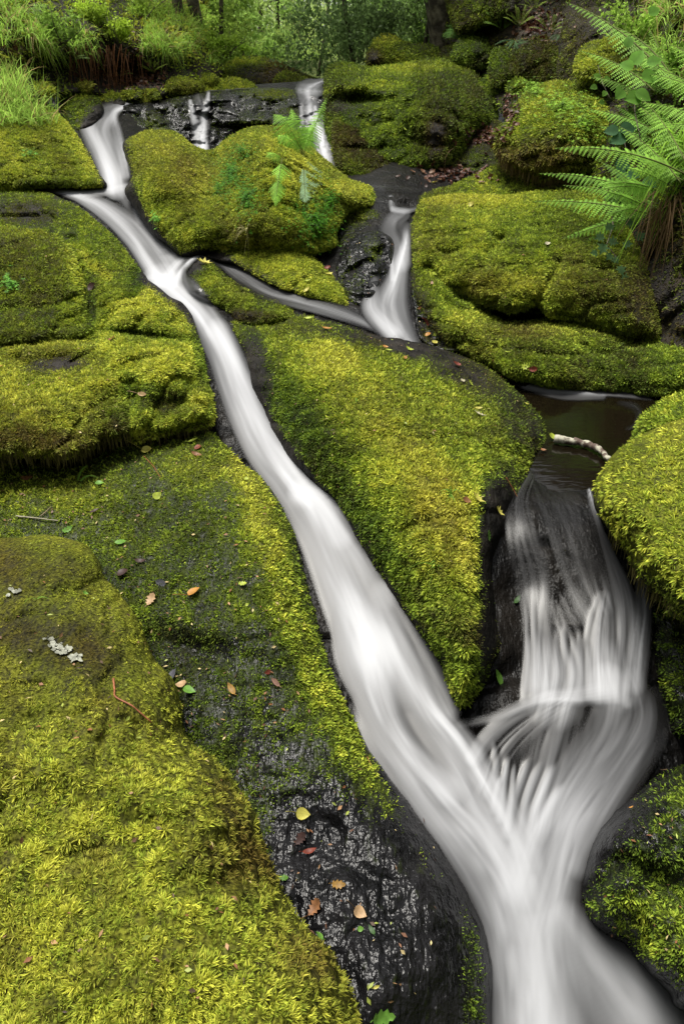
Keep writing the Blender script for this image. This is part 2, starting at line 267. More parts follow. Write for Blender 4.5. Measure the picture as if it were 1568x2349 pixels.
# ------------------------------------------------------------------ relief solids
class Relief:
    def __init__(s, poly, ctrl, T=.1, D=60, bumps=(), amp=(.045, .030, .012, .005), scl=(3.2, 6.5, 19, 48), warp=6, seed=1, pw=.5, flat=False, crk=.055, cs=2.3):
        s.poly = np.array(poly, float) if flat else smooth_poly(poly); s.zb = rbf(ctrl); s.T, s.D, s.bumps = T, D, bumps
        s.amp, s.scl, s.warp, s.seed, s.pw = amp, scl, warp, seed, pw
        s.crk, s.cs = crk, cs; s.bb = (s.poly[:, 0].min(), s.poly[:, 1].min(), s.poly[:, 0].max(), s.poly[:, 1].max())
    def d(s, x, y):
        if s.warp:
            P = np.stack([x / 45., y / 45., np.full(np.shape(x), s.seed * 3.7)], -1)
            x = x + (fbm(P, 3, 5) - .5) * 2 * s.warp; y = y + (fbm(P, 3, 9) - .5) * 2 * s.warp
        return sdf(s.poly, x, y)
    def Z(s, x, y, d=None, back=False, rough=True):
        x = np.asarray(x, float); y = np.asarray(y, float)
        if d is None: d = s.d(x, y)
        t = np.clip(d / s.D, 0, 1); prof = (1 - (1 - t) ** 2) ** s.pw; zb = s.zb(x, y)
        if back: return zb + max(s.T, .12) * prof
        z = zb - s.T * prof; e = np.clip(d / 14., 0, 1)
        P = W3(x, y, zb)
        for i, (a, f_) in enumerate(zip(s.amp if rough else s.amp[:1], s.scl)):
            if a: z = z - a * e * ((fbm(P * f_, 2, s.seed * 7 + i) - .5) * 2 if i == 0 else (np.sqrt(bil(P * f_ + .35 * fbm(P * f_ * 1.7, 2, 3)[..., None], s.seed * 7 + i)) - .6) * 1.3)
        if s.crk and rough:
            r_ = np.abs(fbm(P * s.cs * np.array([1, 1, 1.6]), 3, s.seed + 50) - .5); z = z + s.crk * e * np.exp(-(r_ / .026) ** 2)
        for b in s.bumps:
            bx, by, rx, ry, h = b[:5]; an = math.radians(b[5]) if len(b) > 5 else 0
            dx, dy = x - bx, y - by; u = dx * math.cos(an) + dy * math.sin(an); v = -dx * math.sin(an) + dy * math.cos(an)
            z = z - h * e * np.exp(-((u / rx) ** 2 + (v / ry) ** 2))
        return z
    def build(s, name, mat, step=6, moss=None, back=True, parent=None):
        x0, y0, x1, y1 = s.bb; pad = s.warp + step
        gx = np.arange(x0 - pad, x1 + pad + step, step); gy = np.arange(y0 - pad, y1 + pad + step, step)
        X, Y = np.meshgrid(gx, gy); Dd = s.d(X, Y); ins = Dd > 0; ny, nx = X.shape
        q = ins[:-1, :-1] | ins[1:, :-1] | ins[:-1, 1:] | ins[1:, 1:]
        use = np.zeros_like(ins); use[:-1, :-1] |= q; use[1:, :-1] |= q; use[:-1, 1:] |= q; use[1:, 1:] |= q
        o = use & ~ins; x, y, dd = X[o], Y[o], Dd[o]
        for _ in range(2):
            gxx = (s.d(x + 1, y) - s.d(x - 1, y)) / 2; gyy = (s.d(x, y + 1) - s.d(x, y - 1)) / 2; g = gxx ** 2 + gyy ** 2 + .05
            st = np.clip(dd / g, -step * 1.5, step * 1.5); x = x - gxx * st; y = y - gyy * st; dd = s.d(x, y)
        X[o], Y[o] = x, y; Dd[o] = 0
        idx = -np.ones(X.shape, int); idx[use] = np.arange(use.sum())
        x, y, dd = X[use], Y[use], Dd[use]; n = len(x)
        V = W3(x, y, s.Z(x, y, dd)); qa = np.argwhere(q); i, j = qa[:, 0], qa[:, 1]
        Fr = np.stack([idx[i + 1, j], idx[i + 1, j + 1], idx[i, j + 1], idx[i, j]], -1)
        Fa = Fr
        if back:
            edge = o[use]; map2 = np.arange(n); inner = ~edge; map2[inner] = n + np.arange(inner.sum())
            Vb = W3(x, y, s.Z(x, y, dd, back=True))[inner]; V = np.vstack([V, Vb]); Fa = np.vstack([Fr, map2[Fr][:, ::-1]])
        mo = np.zeros(len(V)); tc = np.full((len(V), 3), .03)
        if moss is not None:
            de, to, br = moss(x, y); mo[:n] = de; tc[:n] = tone_col(to, br)
        return mesh(name, V, Fa, mat, parent, attrs={'moss': mo}, col=tc)
SURF = []        # every solid one can lay things on
def surfZ(x, y, only=None):
    x = np.atleast_1d(np.asarray(x, float)); y = np.atleast_1d(np.asarray(y, float)); z = np.full(x.shape, 1e9)
    for s in (only or SURF):
        m = (x > s.bb[0]) & (x < s.bb[2]) & (y > s.bb[1]) & (y < s.bb[3])
        if not m.any(): continue
        d = s.d(x[m], y[m]); k = d > 1; zz = np.full(d.shape, 1e9)
        if k.any(): zz[k] = s.Z(x[m][k], y[m][k], d[k])
        z[m] = np.minimum(z[m], zz)
    return z
def at(x, y, up=0, only=None):
    """world point + surface normal under picture position"""
    a = 3.0; xs = np.array([x, x + a, x - a, x, x]); ys = np.array([y, y, y, y + a, y - a]); z = surfZ(xs, ys, only)
    z = np.where(np.abs(z - z[0]) > .15 * z[0], z[0], z); P = W3(xs, ys, z)
    n = np.cross(P[1] - P[2], P[4] - P[3]); n = n / (np.linalg.norm(n) + 1e-12)
    return P[0] + n * up, n

# ------------------------------------------------------------------ moss
PAL = {'dark': (.020, .034, .007), 'green': (.085, .142, .014), 'lime': (.23, .31, .026), 'gold': (.49, .50, .058), 'olive': (.27, .21, .035),
       'brown': (.075, .045, .016)}
PAL = {k: np.array(v) for k, v in PAL.items()}
def tone_col(t, b, shape=None):
    """t 0 dark .. 1 gold ; b brownness 0..1"""
    t = np.clip(t, 0, 1)[:, None]; ks = [PAL['dark'], PAL['green'], PAL['lime'], PAL['gold']]
    c = np.zeros((len(t), 3)); u = t * 3
    for i in range(4): c = c + np.clip(1 - np.abs(u - i), 0, 1) * ks[i]
    b = np.clip(b, 0, 1)[:, None]; br = PAL['brown'] * (1 - t * .5) + PAL['olive'] * t * .9
    return c * (1 - b) + br * b
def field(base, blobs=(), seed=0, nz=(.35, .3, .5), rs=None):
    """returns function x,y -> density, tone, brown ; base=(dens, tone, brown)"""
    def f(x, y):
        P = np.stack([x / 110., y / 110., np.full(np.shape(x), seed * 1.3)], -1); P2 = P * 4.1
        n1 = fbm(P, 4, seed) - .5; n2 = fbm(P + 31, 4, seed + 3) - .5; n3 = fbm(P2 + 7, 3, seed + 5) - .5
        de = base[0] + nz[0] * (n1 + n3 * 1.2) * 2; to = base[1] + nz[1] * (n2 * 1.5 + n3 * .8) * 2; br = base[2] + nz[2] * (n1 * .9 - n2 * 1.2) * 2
        for (bx, by, rx, ry, a, b, c, *r) in blobs:  # some blobs paint crest light and flank and crease shade into the tone
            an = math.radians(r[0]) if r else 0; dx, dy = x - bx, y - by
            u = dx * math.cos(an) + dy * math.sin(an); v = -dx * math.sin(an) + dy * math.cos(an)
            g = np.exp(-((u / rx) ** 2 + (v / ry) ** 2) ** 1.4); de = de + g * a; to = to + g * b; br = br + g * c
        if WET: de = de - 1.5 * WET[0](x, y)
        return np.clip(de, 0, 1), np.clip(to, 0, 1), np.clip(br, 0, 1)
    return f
WET = []
MD = 2.8      # overall moss density
def moss_cover(s, fld, name='moss', parent=None, L=.012, asp=.3, per=1.6, tuft=1, droop=.25, spread=.9, margin=110, lift=0., clump=38., szf=None, seed=0, maxn=160000, clip=(1568, 2349)):
    """tufts spread so that they cover the solid evenly as seen; L frond length in m"""
    R = np.random.default_rng(seed + 11)
    x0, y0, x1, y1 = max(s.bb[0], -margin), max(s.bb[1], -margin), min(s.bb[2], clip[0] + margin), min(s.bb[3], clip[1] + margin)
    zc = float(np.median(s.zb(R.uniform(x0, x1, 200), R.uniform(y0, y1, 200)))) - s.T
    Lpx = L * F / zc; n = int(per * (x1 - x0) * (y1 - y0) / (Lpx * Lpx * asp) / tuft * MD * (1 if tuft > 1 else 1.15)); n = min(n, maxn // tuft)
    if tuft == 1: L = L * 1.35; asp = asp * 1.1
    x = R.uniform(x0, x1, n); y = R.uniform(y0, y1, n); d = s.d(x, y); k = d > .5; x, y, d = x[k], y[k], d[k]
    de, to, br = fld(x, y); k = R.random(len(x)) < de * 1.15; x, y, d, de, to, br = [v[k] for v in (x, y, d, de, to, br)]
    e = 2.0; Z0 = s.Z(x, y, d); P = W3(x, y, Z0)
    Px = W3(x + e, y, s.Z(x + e, y)); Py = W3(x, y + e, s.Z(x, y + e)); n_ = np.cross(Px - P, P - Py); n_ = unit(n_)
    # silhouettes: fall back on a normal that faces outwards
    bad = ~np.isfinite(n_).all(1); n_[bad] = (0, 0, 1)
    sz = L * R.uniform(.6, 1.25, len(x)) * (.45 + .55 * de) * (Z0 / zc) ** .35
    q = bil(P * clump, 77 + seed); q = np.sqrt(q); k = q > R.uniform(.0, .5, len(x)); sz = sz * (.6 + .6 * q); to = to + (q - .62) * .55; br = br + (.5 - q) * .35  # gaps between clumps: older brown moss, plus crevice shade put into the tone
    P, n_, sz, to, br = P[k], n_[k], sz[k], to[k], br[k]
    if szf is not None: f_ = szf(x[k], y[k]); sz = sz * f_
    # blades
    P = np.repeat(P, tuft, 0); n_ = np.repeat(n_, tuft, 0); sz = np.repeat(sz, tuft); to = np.repeat(to, tuft); br = np.repeat(br, tuft); m = len(P)
    rv = unit(R.normal(size=(m, 3))); tg = unit(rv - (rv * n_).sum(1, keepdims=True) * n_)
    g_ = np.array([0, 0, -1.]); gt = g_ - (n_ * g_).sum(1, keepdims=True) * n_
    dr = unit(n_ * R.uniform(.4, 1.1, (m, 1)) + tg * spread * R.uniform(.3, 1, (m, 1)) + gt * droop)
    sz = sz * R.uniform(.7, 1.15, m); wv = unit(np.cross(dr, unit(R.normal(size=(m, 3)) * .6 + n_))) * (sz * asp * .5)[:, None]
    base = P - n_ * (sz * .15)[:, None] + n_ * lift
    dr2 = unit(dr + gt * (.4 + droop) + tg * .3 + n_ * .1)
    mid = base + dr * (sz * .5)[:, None]; tip = mid + dr2 * (sz * .55)[:, None]
    V = np.stack([base, mid - wv, tip, mid + wv], 1).reshape(-1, 3)
    c = tone_col(to + R.normal(0, .10, m), br + R.normal(0, .12, m)) * R.uniform(.75, 1.25, (m, 1))
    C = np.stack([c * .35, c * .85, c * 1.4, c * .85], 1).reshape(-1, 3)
    Fq = np.arange(m * 4).reshape(-1, 4)
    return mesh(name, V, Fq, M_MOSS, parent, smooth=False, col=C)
NB = [0]
def at_many(x, y, up, only=None):
    a = 3.0; z0 = surfZ(x, y, only); z1 = surfZ(x + a, y, only); z2 = surfZ(x, y + a, only)
    z1 = np.where(np.abs(z1 - z0) > .1 * z0, z0, z1); z2 = np.where(np.abs(z2 - z0) > .1 * z0, z0, z2)
    P = W3(x, y, z0); n = unit(np.cross(W3(x + a, y, z1) - P, P - W3(x, y + a, z2))); return P + n * up, n
def boulder(name, label, poly, ctrl, fld, T=.1, D=60, L=.012, moss=True, mat=None, cat='boulder', step=6, mk=None, group='mossy boulders of the stream', **kw):
    NB[0] += 1; s = Relief(poly, ctrl, T, D, seed=NB[0], **kw); SURF.append(s)
    o = s.build(name, mat or M_MOSSROCK, step, fld); tag(o, label, cat, group)
    if moss: moss_cover(s, fld, 'moss', o, L=L, seed=NB[0], **(mk or {}))
    s.obj = o; s.rel = s; return s

# ------------------------------------------------------------------ ground to the horizon
def gz(x, y):
    ys = [-30, -5, .5, 2, 4, 6, 8, 9.2, 12, 20, 35, 60, 200]; zs = [-6, -2.9, -2.35, -1.95, -1.6, -1.35, -.95, -.55, -.2, .05, .9, 2.2, 6]
    z = np.interp(y, ys, zs) + CZ; side = np.clip(np.abs(x + .05 * y) - 3.2 - .30 * np.clip(y, 0, 200), 0, 60); bk = np.clip(-3 - y, 0, 12)  # valley sides and rise behind the camera, shaped to block low sky light
    return z + .8 * np.minimum(side, 9) + .1 * side + .7 * bk + (fbm(np.stack([x * .4, y * .4, 0 * x], -1), 3, 3) - .5) * np.clip(y / 12, .1, 1.0)
gx = np.concatenate([-np.geomspace(200, 2, 40), np.linspace(-1.9, 1.9, 20), np.geomspace(2, 200, 40)])
gy = np.concatenate([np.linspace(-30, 8, 50), np.geomspace(8.3, 260, 90)])
X, Y = np.meshgrid(gx, gy); V = np.stack([X, Y, gz(X, Y)], -1).reshape(-1, 3); nx_ = len(gx)
i, j = np.meshgrid(np.arange(len(gy) - 1), np.arange(nx_ - 1), indexing='ij'); a = (i * nx_ + j).ravel()
ground = mesh('ground', V, np.stack([a, a + 1, a + nx_ + 1, a + nx_], -1), M_GROUND, attrs={'moss': np.full(len(V), .6)})
tag(ground, kind='structure')

# ------------------------------------------------------------------ streambed
BED = [(1200, 2349, 1.5), (1000, 2349, 1.5), (1568, 2349, 1.52), (0, 2349, 1.45), (1900, 2700, 1.4), (-300, 2700, 1.35), (1150, 2114, 1.6), (1000, 1879, 1.72),
 (1250, 1900, 1.70), (1568, 1879, 1.75), (930, 1644, 1.88), (1150, 1644, 1.86), (1350, 1650, 1.84), (1568, 1600, 1.88), (800, 1409, 2.08), (700, 1174, 2.36),
 (600, 1040, 2.6), (540, 940, 2.8), (490, 800, 3.2), (430, 700, 3.65), (360, 600, 4.1), (280, 500, 4.7), (220, 440, 5.05), (0, 1500, 2.15), (0, 1174, 2.75),
 (0, 900, 3.2), (0, 600, 4.3), (0, 440, 5.1), (1300, 1500, 1.96), (1200, 1350, 2.12), (1400, 1300, 2.1), (1300, 1130, 2.34), (1300, 1175, 2.24), (1220, 1130, 2.32), (1375, 1155, 2.27), (1275, 1085, 2.52), (1240, 1060, 2.60), (1350, 950, 2.98), (1480, 900, 3.15),
 (1190, 880, 3.14), (1568, 1000, 2.75), (1100, 1500, 1.98), (930, 780, 3.42), (880, 660, 3.75), (900, 560, 4.25), (920, 480, 4.8), (880, 430, 5.1), (640, 690, 3.65),
 (880, 765, 3.42), (470, 585, 4.1), (270, 400, 5.3), (230, 300, 6.2), (330, 235, 7.4), (460, 330, 7.3), (740, 350, 6.6), (1100, 400, 5.8), (1350, 600, 4.5),
 (1568, 700, 4.0), (1568, 300, 6.2), (600, 205, 8.4), (740, 195, 8.6), (1100, 200, 8.6), (-300, 600, 4.1), (-300, 1500, 2.1), (1900, 600, 3.8), (1900, 1500, 1.9)]
bed = Relief([(-500, 200), (300, 212), (700, 186), (760, 184), (900, 215), (2000, 215), (2000, 2800), (-500, 2800)], BED, T=0, D=10, amp=(.015, .012, .007), warp=0, seed=40, crk=.03, cs=3., bumps=[(840, 600, 40, 14, .06, -40), (860, 560, 30, 10, .06, 20), (930, 455, 60, 10, .08), (1120, 1330, 40, 60, .03), (1140, 1450, 30, 60, .03)], flat=True)
bed_f = field((.12, .25, .2), [(900, 1000, 300, 300, .0, 0, 0)], 40, (.25, .3, .3))
M_BED = rock_mat('streambed_rock', rough=.38, bump=.8, spec=.10, tinted=True, light=(.010, .0085, .007), dark=(.003, .0028, .0026), bd=.012)
o = bed.build('streambed', M_BED, 8, None, back=False); tag(o, kind='structure')
SURF.append(bed)

# ------------------------------------------------------------------ banks
lb = Relief([(-600, -500), (200, -500), (420, -300), (480, -60), (475, 50), (492, 120), (505, 175), (440, 215), (300, 222), (150, 215), (90, 245), (0, 300), (-600, 330)],
            [(0, 260, 5.9), (250, 215, 7.1), (480, 190, 8.3), (0, 0, 6.8), (300, 0, 8.8), (470, 60, 9.3), (-500, 0, 5.6), (-500, -400, 6.6), (400, -400, 10.5), (200, 100, 7.3), (370, 100, 8.4)],
            T=.35, D=60, amp=(.22, .05, .02), scl=(1.3, 5, 14), warp=12, seed=51,
            bumps=[(400, 90, 70, 50, .5), (250, 60, 80, 60, .35), (130, 170, 120, 40, -.35), (280, 180, 60, 30, -.4), (60, 60, 90, 70, .3)])
lbf = field((.35, .4, .3), [(270, 160, 150, 45, -.5, -.3, .6), (400, 60, 90, 50, .5, .1, -.2)], 51)
o = lb.build('left_bank', M_BANK, 8, lbf); tag(o, kind='structure'); SURF.append(lb)
rb = Relief([(1005, -500), (990, -40), (1000, 60), (1030, 110), (1095, 160), (1130, 215), (1150, 260), (1200, 330), (1330, 420), (1400, 520), (1420, 620), (1400, 700), (1440, 770), (1568, 870), (1800, 1000), (2100, 1000), (2100, -500)],
            [(1000, 100, 8.8), (1100, 190, 7.6), (1150, 260, 6.6), (1330, 420, 5.0), (1450, 620, 4.0), (1568, 850, 3.35), (1568, 400, 3.9), (1568, 0, 4.8), (1300, 0, 7.4), (1050, 0, 9), (1280, 190, 6.3), (2100, 900, 2.6), (2100, 0, 3.4), (1568, -400, 5.5), (1100, -400, 9)],
            T=.3, D=60, amp=(.2, .06, .02), scl=(1.5, 5, 15), warp=10, seed=52, bumps=[(1180, 70, 70, 40, .3), (1200, 170, 60, 40, -.2)])
rbf_ = field((.3, .2, .4), [(1200, 60, 120, 60, .1, .1, 0)], 52)
o = rb.build('right_bank', M_BANK, 8, rbf_); tag(o, kind='structure'); SURF.append(rb)

# moss keeps clear of running water
_st = 8.0; _X, _Y, _A = strand_field(UP + KNOT + LOW + MID, -40, 150, 1640, 2480, _st, 9)
_A = np.clip(_A * 2.2, 0, 1)
for _ in range(3):
    _p = np.pad(_A, 1, mode='edge'); _A = (_p[:-2, 1:-1] + _p[2:, 1:-1] + _p[1:-1, :-2] + _p[1:-1, 2:] + _p[1:-1, 1:-1]) / 5
def _wet(x, y):
    u = np.clip((np.asarray(x, float) + 40) / _st, 0, _A.shape[1] - 1.01); v = np.clip((np.asarray(y, float) - 150) / _st, 0, _A.shape[0] - 1.01); i, j = v.astype(int), u.astype(int); a, b = v - i, u - j
    return (_A[i, j] * (1 - b) + _A[i, j + 1] * b) * (1 - a) + (_A[i + 1, j] * (1 - b) + _A[i + 1, j + 1] * b) * a
WET.append(_wet)
# ------------------------------------------------------------------ moss on the banks, then boulders, far to near
lb.seed = 51; rb.seed = 52
tag(moss_cover(lb, field((.75, .55, .2), [(270, 165, 130, 40, -.9, -.3, .5), (230, 120, 80, 30, -.5, -.3, .3), (420, 70, 90, 50, .3, .2, 0)], 53), L=.045, per=1.3, asp=.35, margin=300, seed=53), kind='stuff')
tag(moss_cover(rb, field((.75, .26, .3), [(1200, 60, 80, 35, -.8, -.2, .5), (1180, 170, 90, 40, .3, .1, -.2), (1480, 700, 90, 160, -.5, -.2, .3)], 54), L=.03, per=1.2, asp=.35, margin=300, seed=54), kind='stuff')
boulder('rock_wall', 'tall dark grey rock face half covered in moss, behind the right hand ferns', [(1282, 190), (1278, 120), (1292, 50), (1320, 20), (1390, 20), (1430, 90), (1430, 200), (1360, 215)],
        [(1282, 190, 6.1), (1292, 40, 6.6), (1430, 100, 5.6), (1400, 210, 5.5)], field((.35, .25, .3), [(1300, 150, 20, 60, .3, .1, 0)], 61), T=.3, D=50, L=.02, step=5, cat='rock', group=None, mat=M_BANK)
boulder('mossy_boulder', 'rounded mossy stone poking out among the right hand ferns, above the overhanging boulder', [(1316, 165), (1325, 120), (1350, 98), (1400, 88), (1450, 110), (1450, 180), (1390, 190), (1335, 185)],
        [(1316, 165, 5.3), (1360, 95, 5.5), (1450, 140, 5.1), (1390, 190, 5.1)], field((.95, .55, .4), [], 62), T=.25, D=40, L=.02, step=5)
for lab, x, y, rx, ry, z in [('dark mossy boulder in the right bank, nearest the broad shaded trunk', 1085, 120, 50, 46, 7.7), ('dark mossy boulder in the right bank, just below the drooping ferns', 1165, 158, 56, 52, 6.9), ('dark mossy boulder in the right bank, against the grey rock face', 1245, 140, 50, 56, 6.5), ('shaded mossy block above the trickle', 1128, 205, 34, 36, 7.1), ('shaded mossy block behind the overhanging boulder', 1210, 205, 44, 36, 6.5)]:
    boulder('mossy_boulder', lab, [(x + rx * math.cos(a_) * random.uniform(.85, 1.2), y + ry * math.sin(a_) * random.uniform(.85, 1.2)) for a_ in np.linspace(0, 6.28, 10)[:-1]], [(x, y + ry, z), (x, y - ry, z + .35), (x + rx, y, z + .0), (x - rx, y, z + .25)], field((.9, .30, .15), [], int(x)), T=.3, D=max(12, ry * .9), L=.024, step=4, amp=(.10, .06, .03, .01), scl=(2.2, 4.5, 11, 30))
boulder('rock_wall', 'shaded overhanging mossy rock at the top edge, left of the red litter', [(1040, 70), (1030, -60), (1180, -80), (1185, 20), (1150, 45), (1110, 60)],
        [(1040, 70, 8.2), (1030, -60, 8.6), (1185, -20, 7.4), (1150, 45, 7.5)], field((.6, .2, .3), [], 63), T=.35, D=40, L=.026, step=5, cat='rock', group=None, mat=M_BANK)
DKM = dict(per=1.5)
boulder('mossy_boulder', 'low rounded mossy boulder at the stream head, left of the tree gap', [(498, 195), (505, 158), (535, 135), (590, 130), (640, 140), (690, 165), (730, 190), (735, 212), (640, 212), (520, 212)],
        [(500, 200, 9.2), (600, 132, 9.8), (735, 205, 9.2)], field((.85, .42, .2), [(600, 180, 60, 25, -.4, -.2, .4), (560, 140, 50, 12, .2, .25, 0)], 1), T=.35, D=34, L=.03, step=4)
boulder('mossy_boulder', 'small round dark mossy boulder beside the top waterfall', [(622, 200), (632, 172), (660, 160), (688, 172), (705, 200), (690, 212), (640, 210)],
        [(622, 205, 8.9), (660, 162, 9.1), (705, 205, 8.9)], field((.9, .3, .1), [], 2), T=.25, D=28, L=.028, step=4)
boulder('mossy_boulder', 'bright mossy lump with a flat top at the foot of the left bank', [(380, 218), (385, 180), (405, 166), (445, 166), (470, 190), (465, 215), (420, 224)],
        [(380, 218, 8.0), (420, 168, 8.2), (470, 218, 8.0)], field((.95, .6, .15), [], 3), T=.22, D=30, L=.025, step=4)
boulder('mossy_boulder', 'long low yellow mossy stone lying along the black rock shelf', [(440, 214), (470, 190), (520, 178), (565, 180), (590, 200), (560, 212), (480, 220)],
        [(440, 214, 8.0), (520, 180, 8.4), (590, 208, 8.2)], field((.95, .68, .1), [], 4), T=.14, D=22, L=.024, step=4)
boulder('mossy_boulder', 'squat dark green boulder at the left end of the upper waterfall', [(132, 250), (140, 215), (170, 200), (210, 210), (238, 245), (225, 275), (185, 300), (150, 290)],
        [(132, 260, 6.6), (180, 200, 7.0), (235, 250, 6.7), (180, 300, 6.2)], field((.9, .4, .2), [(180, 215, 40, 15, 0, .25, 0)], 5), T=.25, D=42, L=.022, step=4)
boulder('mossy_stone', 'small mossy stone between the dark boulder and the brown litter', [(212, 238), (225, 215), (255, 207), (280, 225), (285, 245), (240, 250)],
        [(212, 240, 7.0), (250, 208, 7.2), (285, 240, 7.1)], field((.95, .55, .2), [], 6), T=.14, D=24, L=.022, step=4, cat='stone', group='small mossy stones')
boulder('mossy_stone', 'small flat mossy stone at the lip of the upper waterfall', [(282, 234), (300, 215), (340, 207), (368, 222), (360, 232), (310, 240)],
        [(282, 234, 7.2), (330, 208, 7.5), (368, 230, 7.4)], field((.95, .6, .15), [], 7), T=.1, D=18, L=.022, step=4, cat='stone', group='small mossy stones')
boulder('mossy_boulder', 'tall mossy boulder with a bare left flank on the dark rock pile', [(843, 150), (848, 105), (862, 84), (890, 77), (915, 86), (945, 102), (1000, 106), (1010, 150), (900, 160)],
        [(843, 150, 8.6), (890, 78, 8.9), (1010, 150, 8.8), (1000, 106, 9)], field((.9, .5, .2), [(856, 135, 18, 25, -.6, -.2, .5), (890, 85, 40, 14, .2, .35, 0)], 8), T=.35, D=38, L=.028, step=4)
boulder('mossy_boulder', 'broad mossy hump reaching under the right bank behind the rock pile', [(1000, 150), (1010, 115), (1040, 95), (1090, 75), (1120, 90), (1120, 170), (1050, 175)],
        [(1000, 150, 8.4), (1050, 85, 8.8), (1120, 150, 8.0)], field((.85, .3, .2), [(1040, 100, 40, 10, .1, .2, 0)], 9), T=.3, D=36, L=.026, step=4)
O1 = boulder('mossy_boulder', 'biggest dark mossy rock, a stepped pile right of the upper waterfall', [(742, 215), (745, 165), (762, 146), (800, 142), (840, 152), (890, 148), (960, 140), (1000, 134), (1080, 144), (1108, 185), (1138, 232), (1138, 275), (1090, 300), (1060, 350), (1010, 395), (900, 410), (770, 370), (745, 300)],
        [(742, 300, 6.9), (745, 165, 8.0), (1000, 134, 8.3), (1138, 250, 7.2), (1010, 395, 6.0), (880, 405, 6.1), (900, 195, 6.95), (1010, 190, 6.85), (1070, 235, 6.75), (900, 260, 6.5), (800, 200, 7.0)],
        field((.92, .33, .12), [(860, 195, 60, 14, .1, .3, 0), (1000, 150, 90, 14, .1, .28, 0), (930, 160, 80, 14, .1, .25, 0), (1000, 310, 22, 40, -.9, -.2, .5), (800, 240, 60, 20, -.35, -.1, 0), (780, 205, 60, 8, -.2, .3, 0)], 10, (.3, .22, .3)),
        T=.4, D=60, L=.022, step=4, crk=.04, amp=(.14, .09, .035, .012), scl=(2.2, 4.5, 11, 30), bumps=[(820, 225, 70, 16, -.35), (900, 170, 90, 20, .2), (800, 195, 60, 12, .25), (1040, 230, 60, 60, .12), (930, 165, 120, 10, -.18, 6), (860, 215, 80, 14, .2), (1060, 180, 20, 60, -.16, -20), (1100, 230, 30, 50, .15), (930, 225, 40, 60, .2)])
boulder('mossy_boulder', 'dark mossy knob at the foot of the rock pile, beside the small fall', [(760, 300), (770, 268), (810, 258), (850, 275), (888, 315), (905, 360), (905, 400), (860, 414), (800, 405), (765, 370)],
        [(760, 330, 6.2), (810, 260, 6.6), (900, 340, 6.2), (860, 412, 5.7)], field((.92, .36, .1), [(810, 270, 40, 15, 0, .25, 0)], 11), T=.3, D=50, L=.02, step=4, bumps=[(830, 340, 60, 10, -.12)])
boulder('mossy_boulder', 'narrow dark mossy boulder between the knob and the red hollow', [(890, 330), (905, 290), (945, 278), (980, 300), (985, 360), (980, 398), (930, 402), (900, 385)],
        [(890, 350, 6.2), (945, 280, 6.5), (985, 360, 6.2), (930, 400, 5.9)], field((.9, .33, .15), [(940, 285, 40, 12, 0, .2, 0)], 12), T=.25, D=42, L=.02, step=4)
boulder('mossy_boulder', 'sloping dark mossy stone with leaf litter below the trickle on the right', [(1010, 396), (1030, 330), (1075, 285), (1130, 270), (1160, 300), (1140, 360), (1160, 392), (1080, 400)],
        [(1010, 396, 5.9), (1080, 285, 6.8), (1160, 300, 6.5), (1150, 390, 5.8)], field((.7, .32, .35), [(1080, 320, 30, 18, -.2, -.1, .5)], 13), T=.15, D=50, L=.02, step=4)
shelf = boulder('black_rock_shelf', 'wide black wet rock shelf that the upper waterfalls run over', [(258, 262), (268, 242), (320, 234), (380, 228), (450, 212), (560, 203), (650, 202), (700, 208), (748, 212), (765, 260), (770, 400), (600, 410), (290, 410), (275, 340)],
        [(262, 250, 7.1), (380, 230, 7.5), (560, 205, 7.9), (748, 212, 8.1), (765, 350, 6.7), (500, 380, 6.9), (280, 390, 6.5)], field((.18, .3, .2), [(630, 215, 60, 12, .7, .2, .1), (330, 300, 70, 30, .2, 0, 0), (600, 285, 60, 12, .4, 0, 0), (660, 255, 30, 10, .4, 0, 0)], 14, (.3, .2, .3)),
        T=.3, D=26, L=.016, mat=M_ROCK, step=4, amp=(.12, .09, .05, .02), scl=(2.5, 5, 12, 30), cat='rock', group=None, bumps=[(600, 275, 90, 14, .18), (380, 262, 90, 12, -.08), (500, 300, 120, 40, -.12)])
PB = boulder('mossy_boulder', 'overhanging mossy boulder with wood sorrel on top and hanging brown moss below', [(1125, 325), (1130, 302), (1155, 284), (1180, 245), (1215, 208), (1260, 188), (1320, 184), (1375, 205), (1410, 270), (1400, 350), (1370, 400), (1310, 415), (1240, 418), (1175, 393), (1140, 362)],
        [(1125, 320, 5.3), (1260, 190, 6.0), (1400, 250, 5.2), (1370, 400, 4.9), (1240, 418, 4.9), (1150, 370, 5.1), (1240, 262, 5.15), (1340, 262, 4.95)], field((.97, .58, .15), [(1240, 360, 120, 50, 0, -.28, .75), (1230, 250, 60, 40, .1, .15, -.1)], 15, (.2, .25, .3)),
        T=.3, D=60, L=.02, step=4, mk=dict(droop=.7))
boulder('mossy_boulder', 'shaded mossy stone wedged in the gap under the overhanging boulder', [(1165, 440), (1165, 385), (1200, 375), (1260, 395), (1290, 430), (1230, 450)], [(1165, 440, 5.6), (1200, 380, 5.8), (1290, 430, 5.4)], field((.8, .2, .3), [], 64), T=.1, D=30, L=.02, step=5)
boulder('mossy_slab', 'bright mossy wedge of rock leading up beneath the overhanging boulder', [(930, 470), (990, 440), (1050, 418), (1120, 385), (1165, 372), (1185, 400), (1180, 460), (1060, 480)],
        [(930, 470, 5.0), (1165, 375, 5.5), (1180, 460, 4.9), (1050, 425, 5.3)], field((.9, .62, .15), [], 16), T=.14, D=40, L=.018, step=5, cat='rock', group=None)
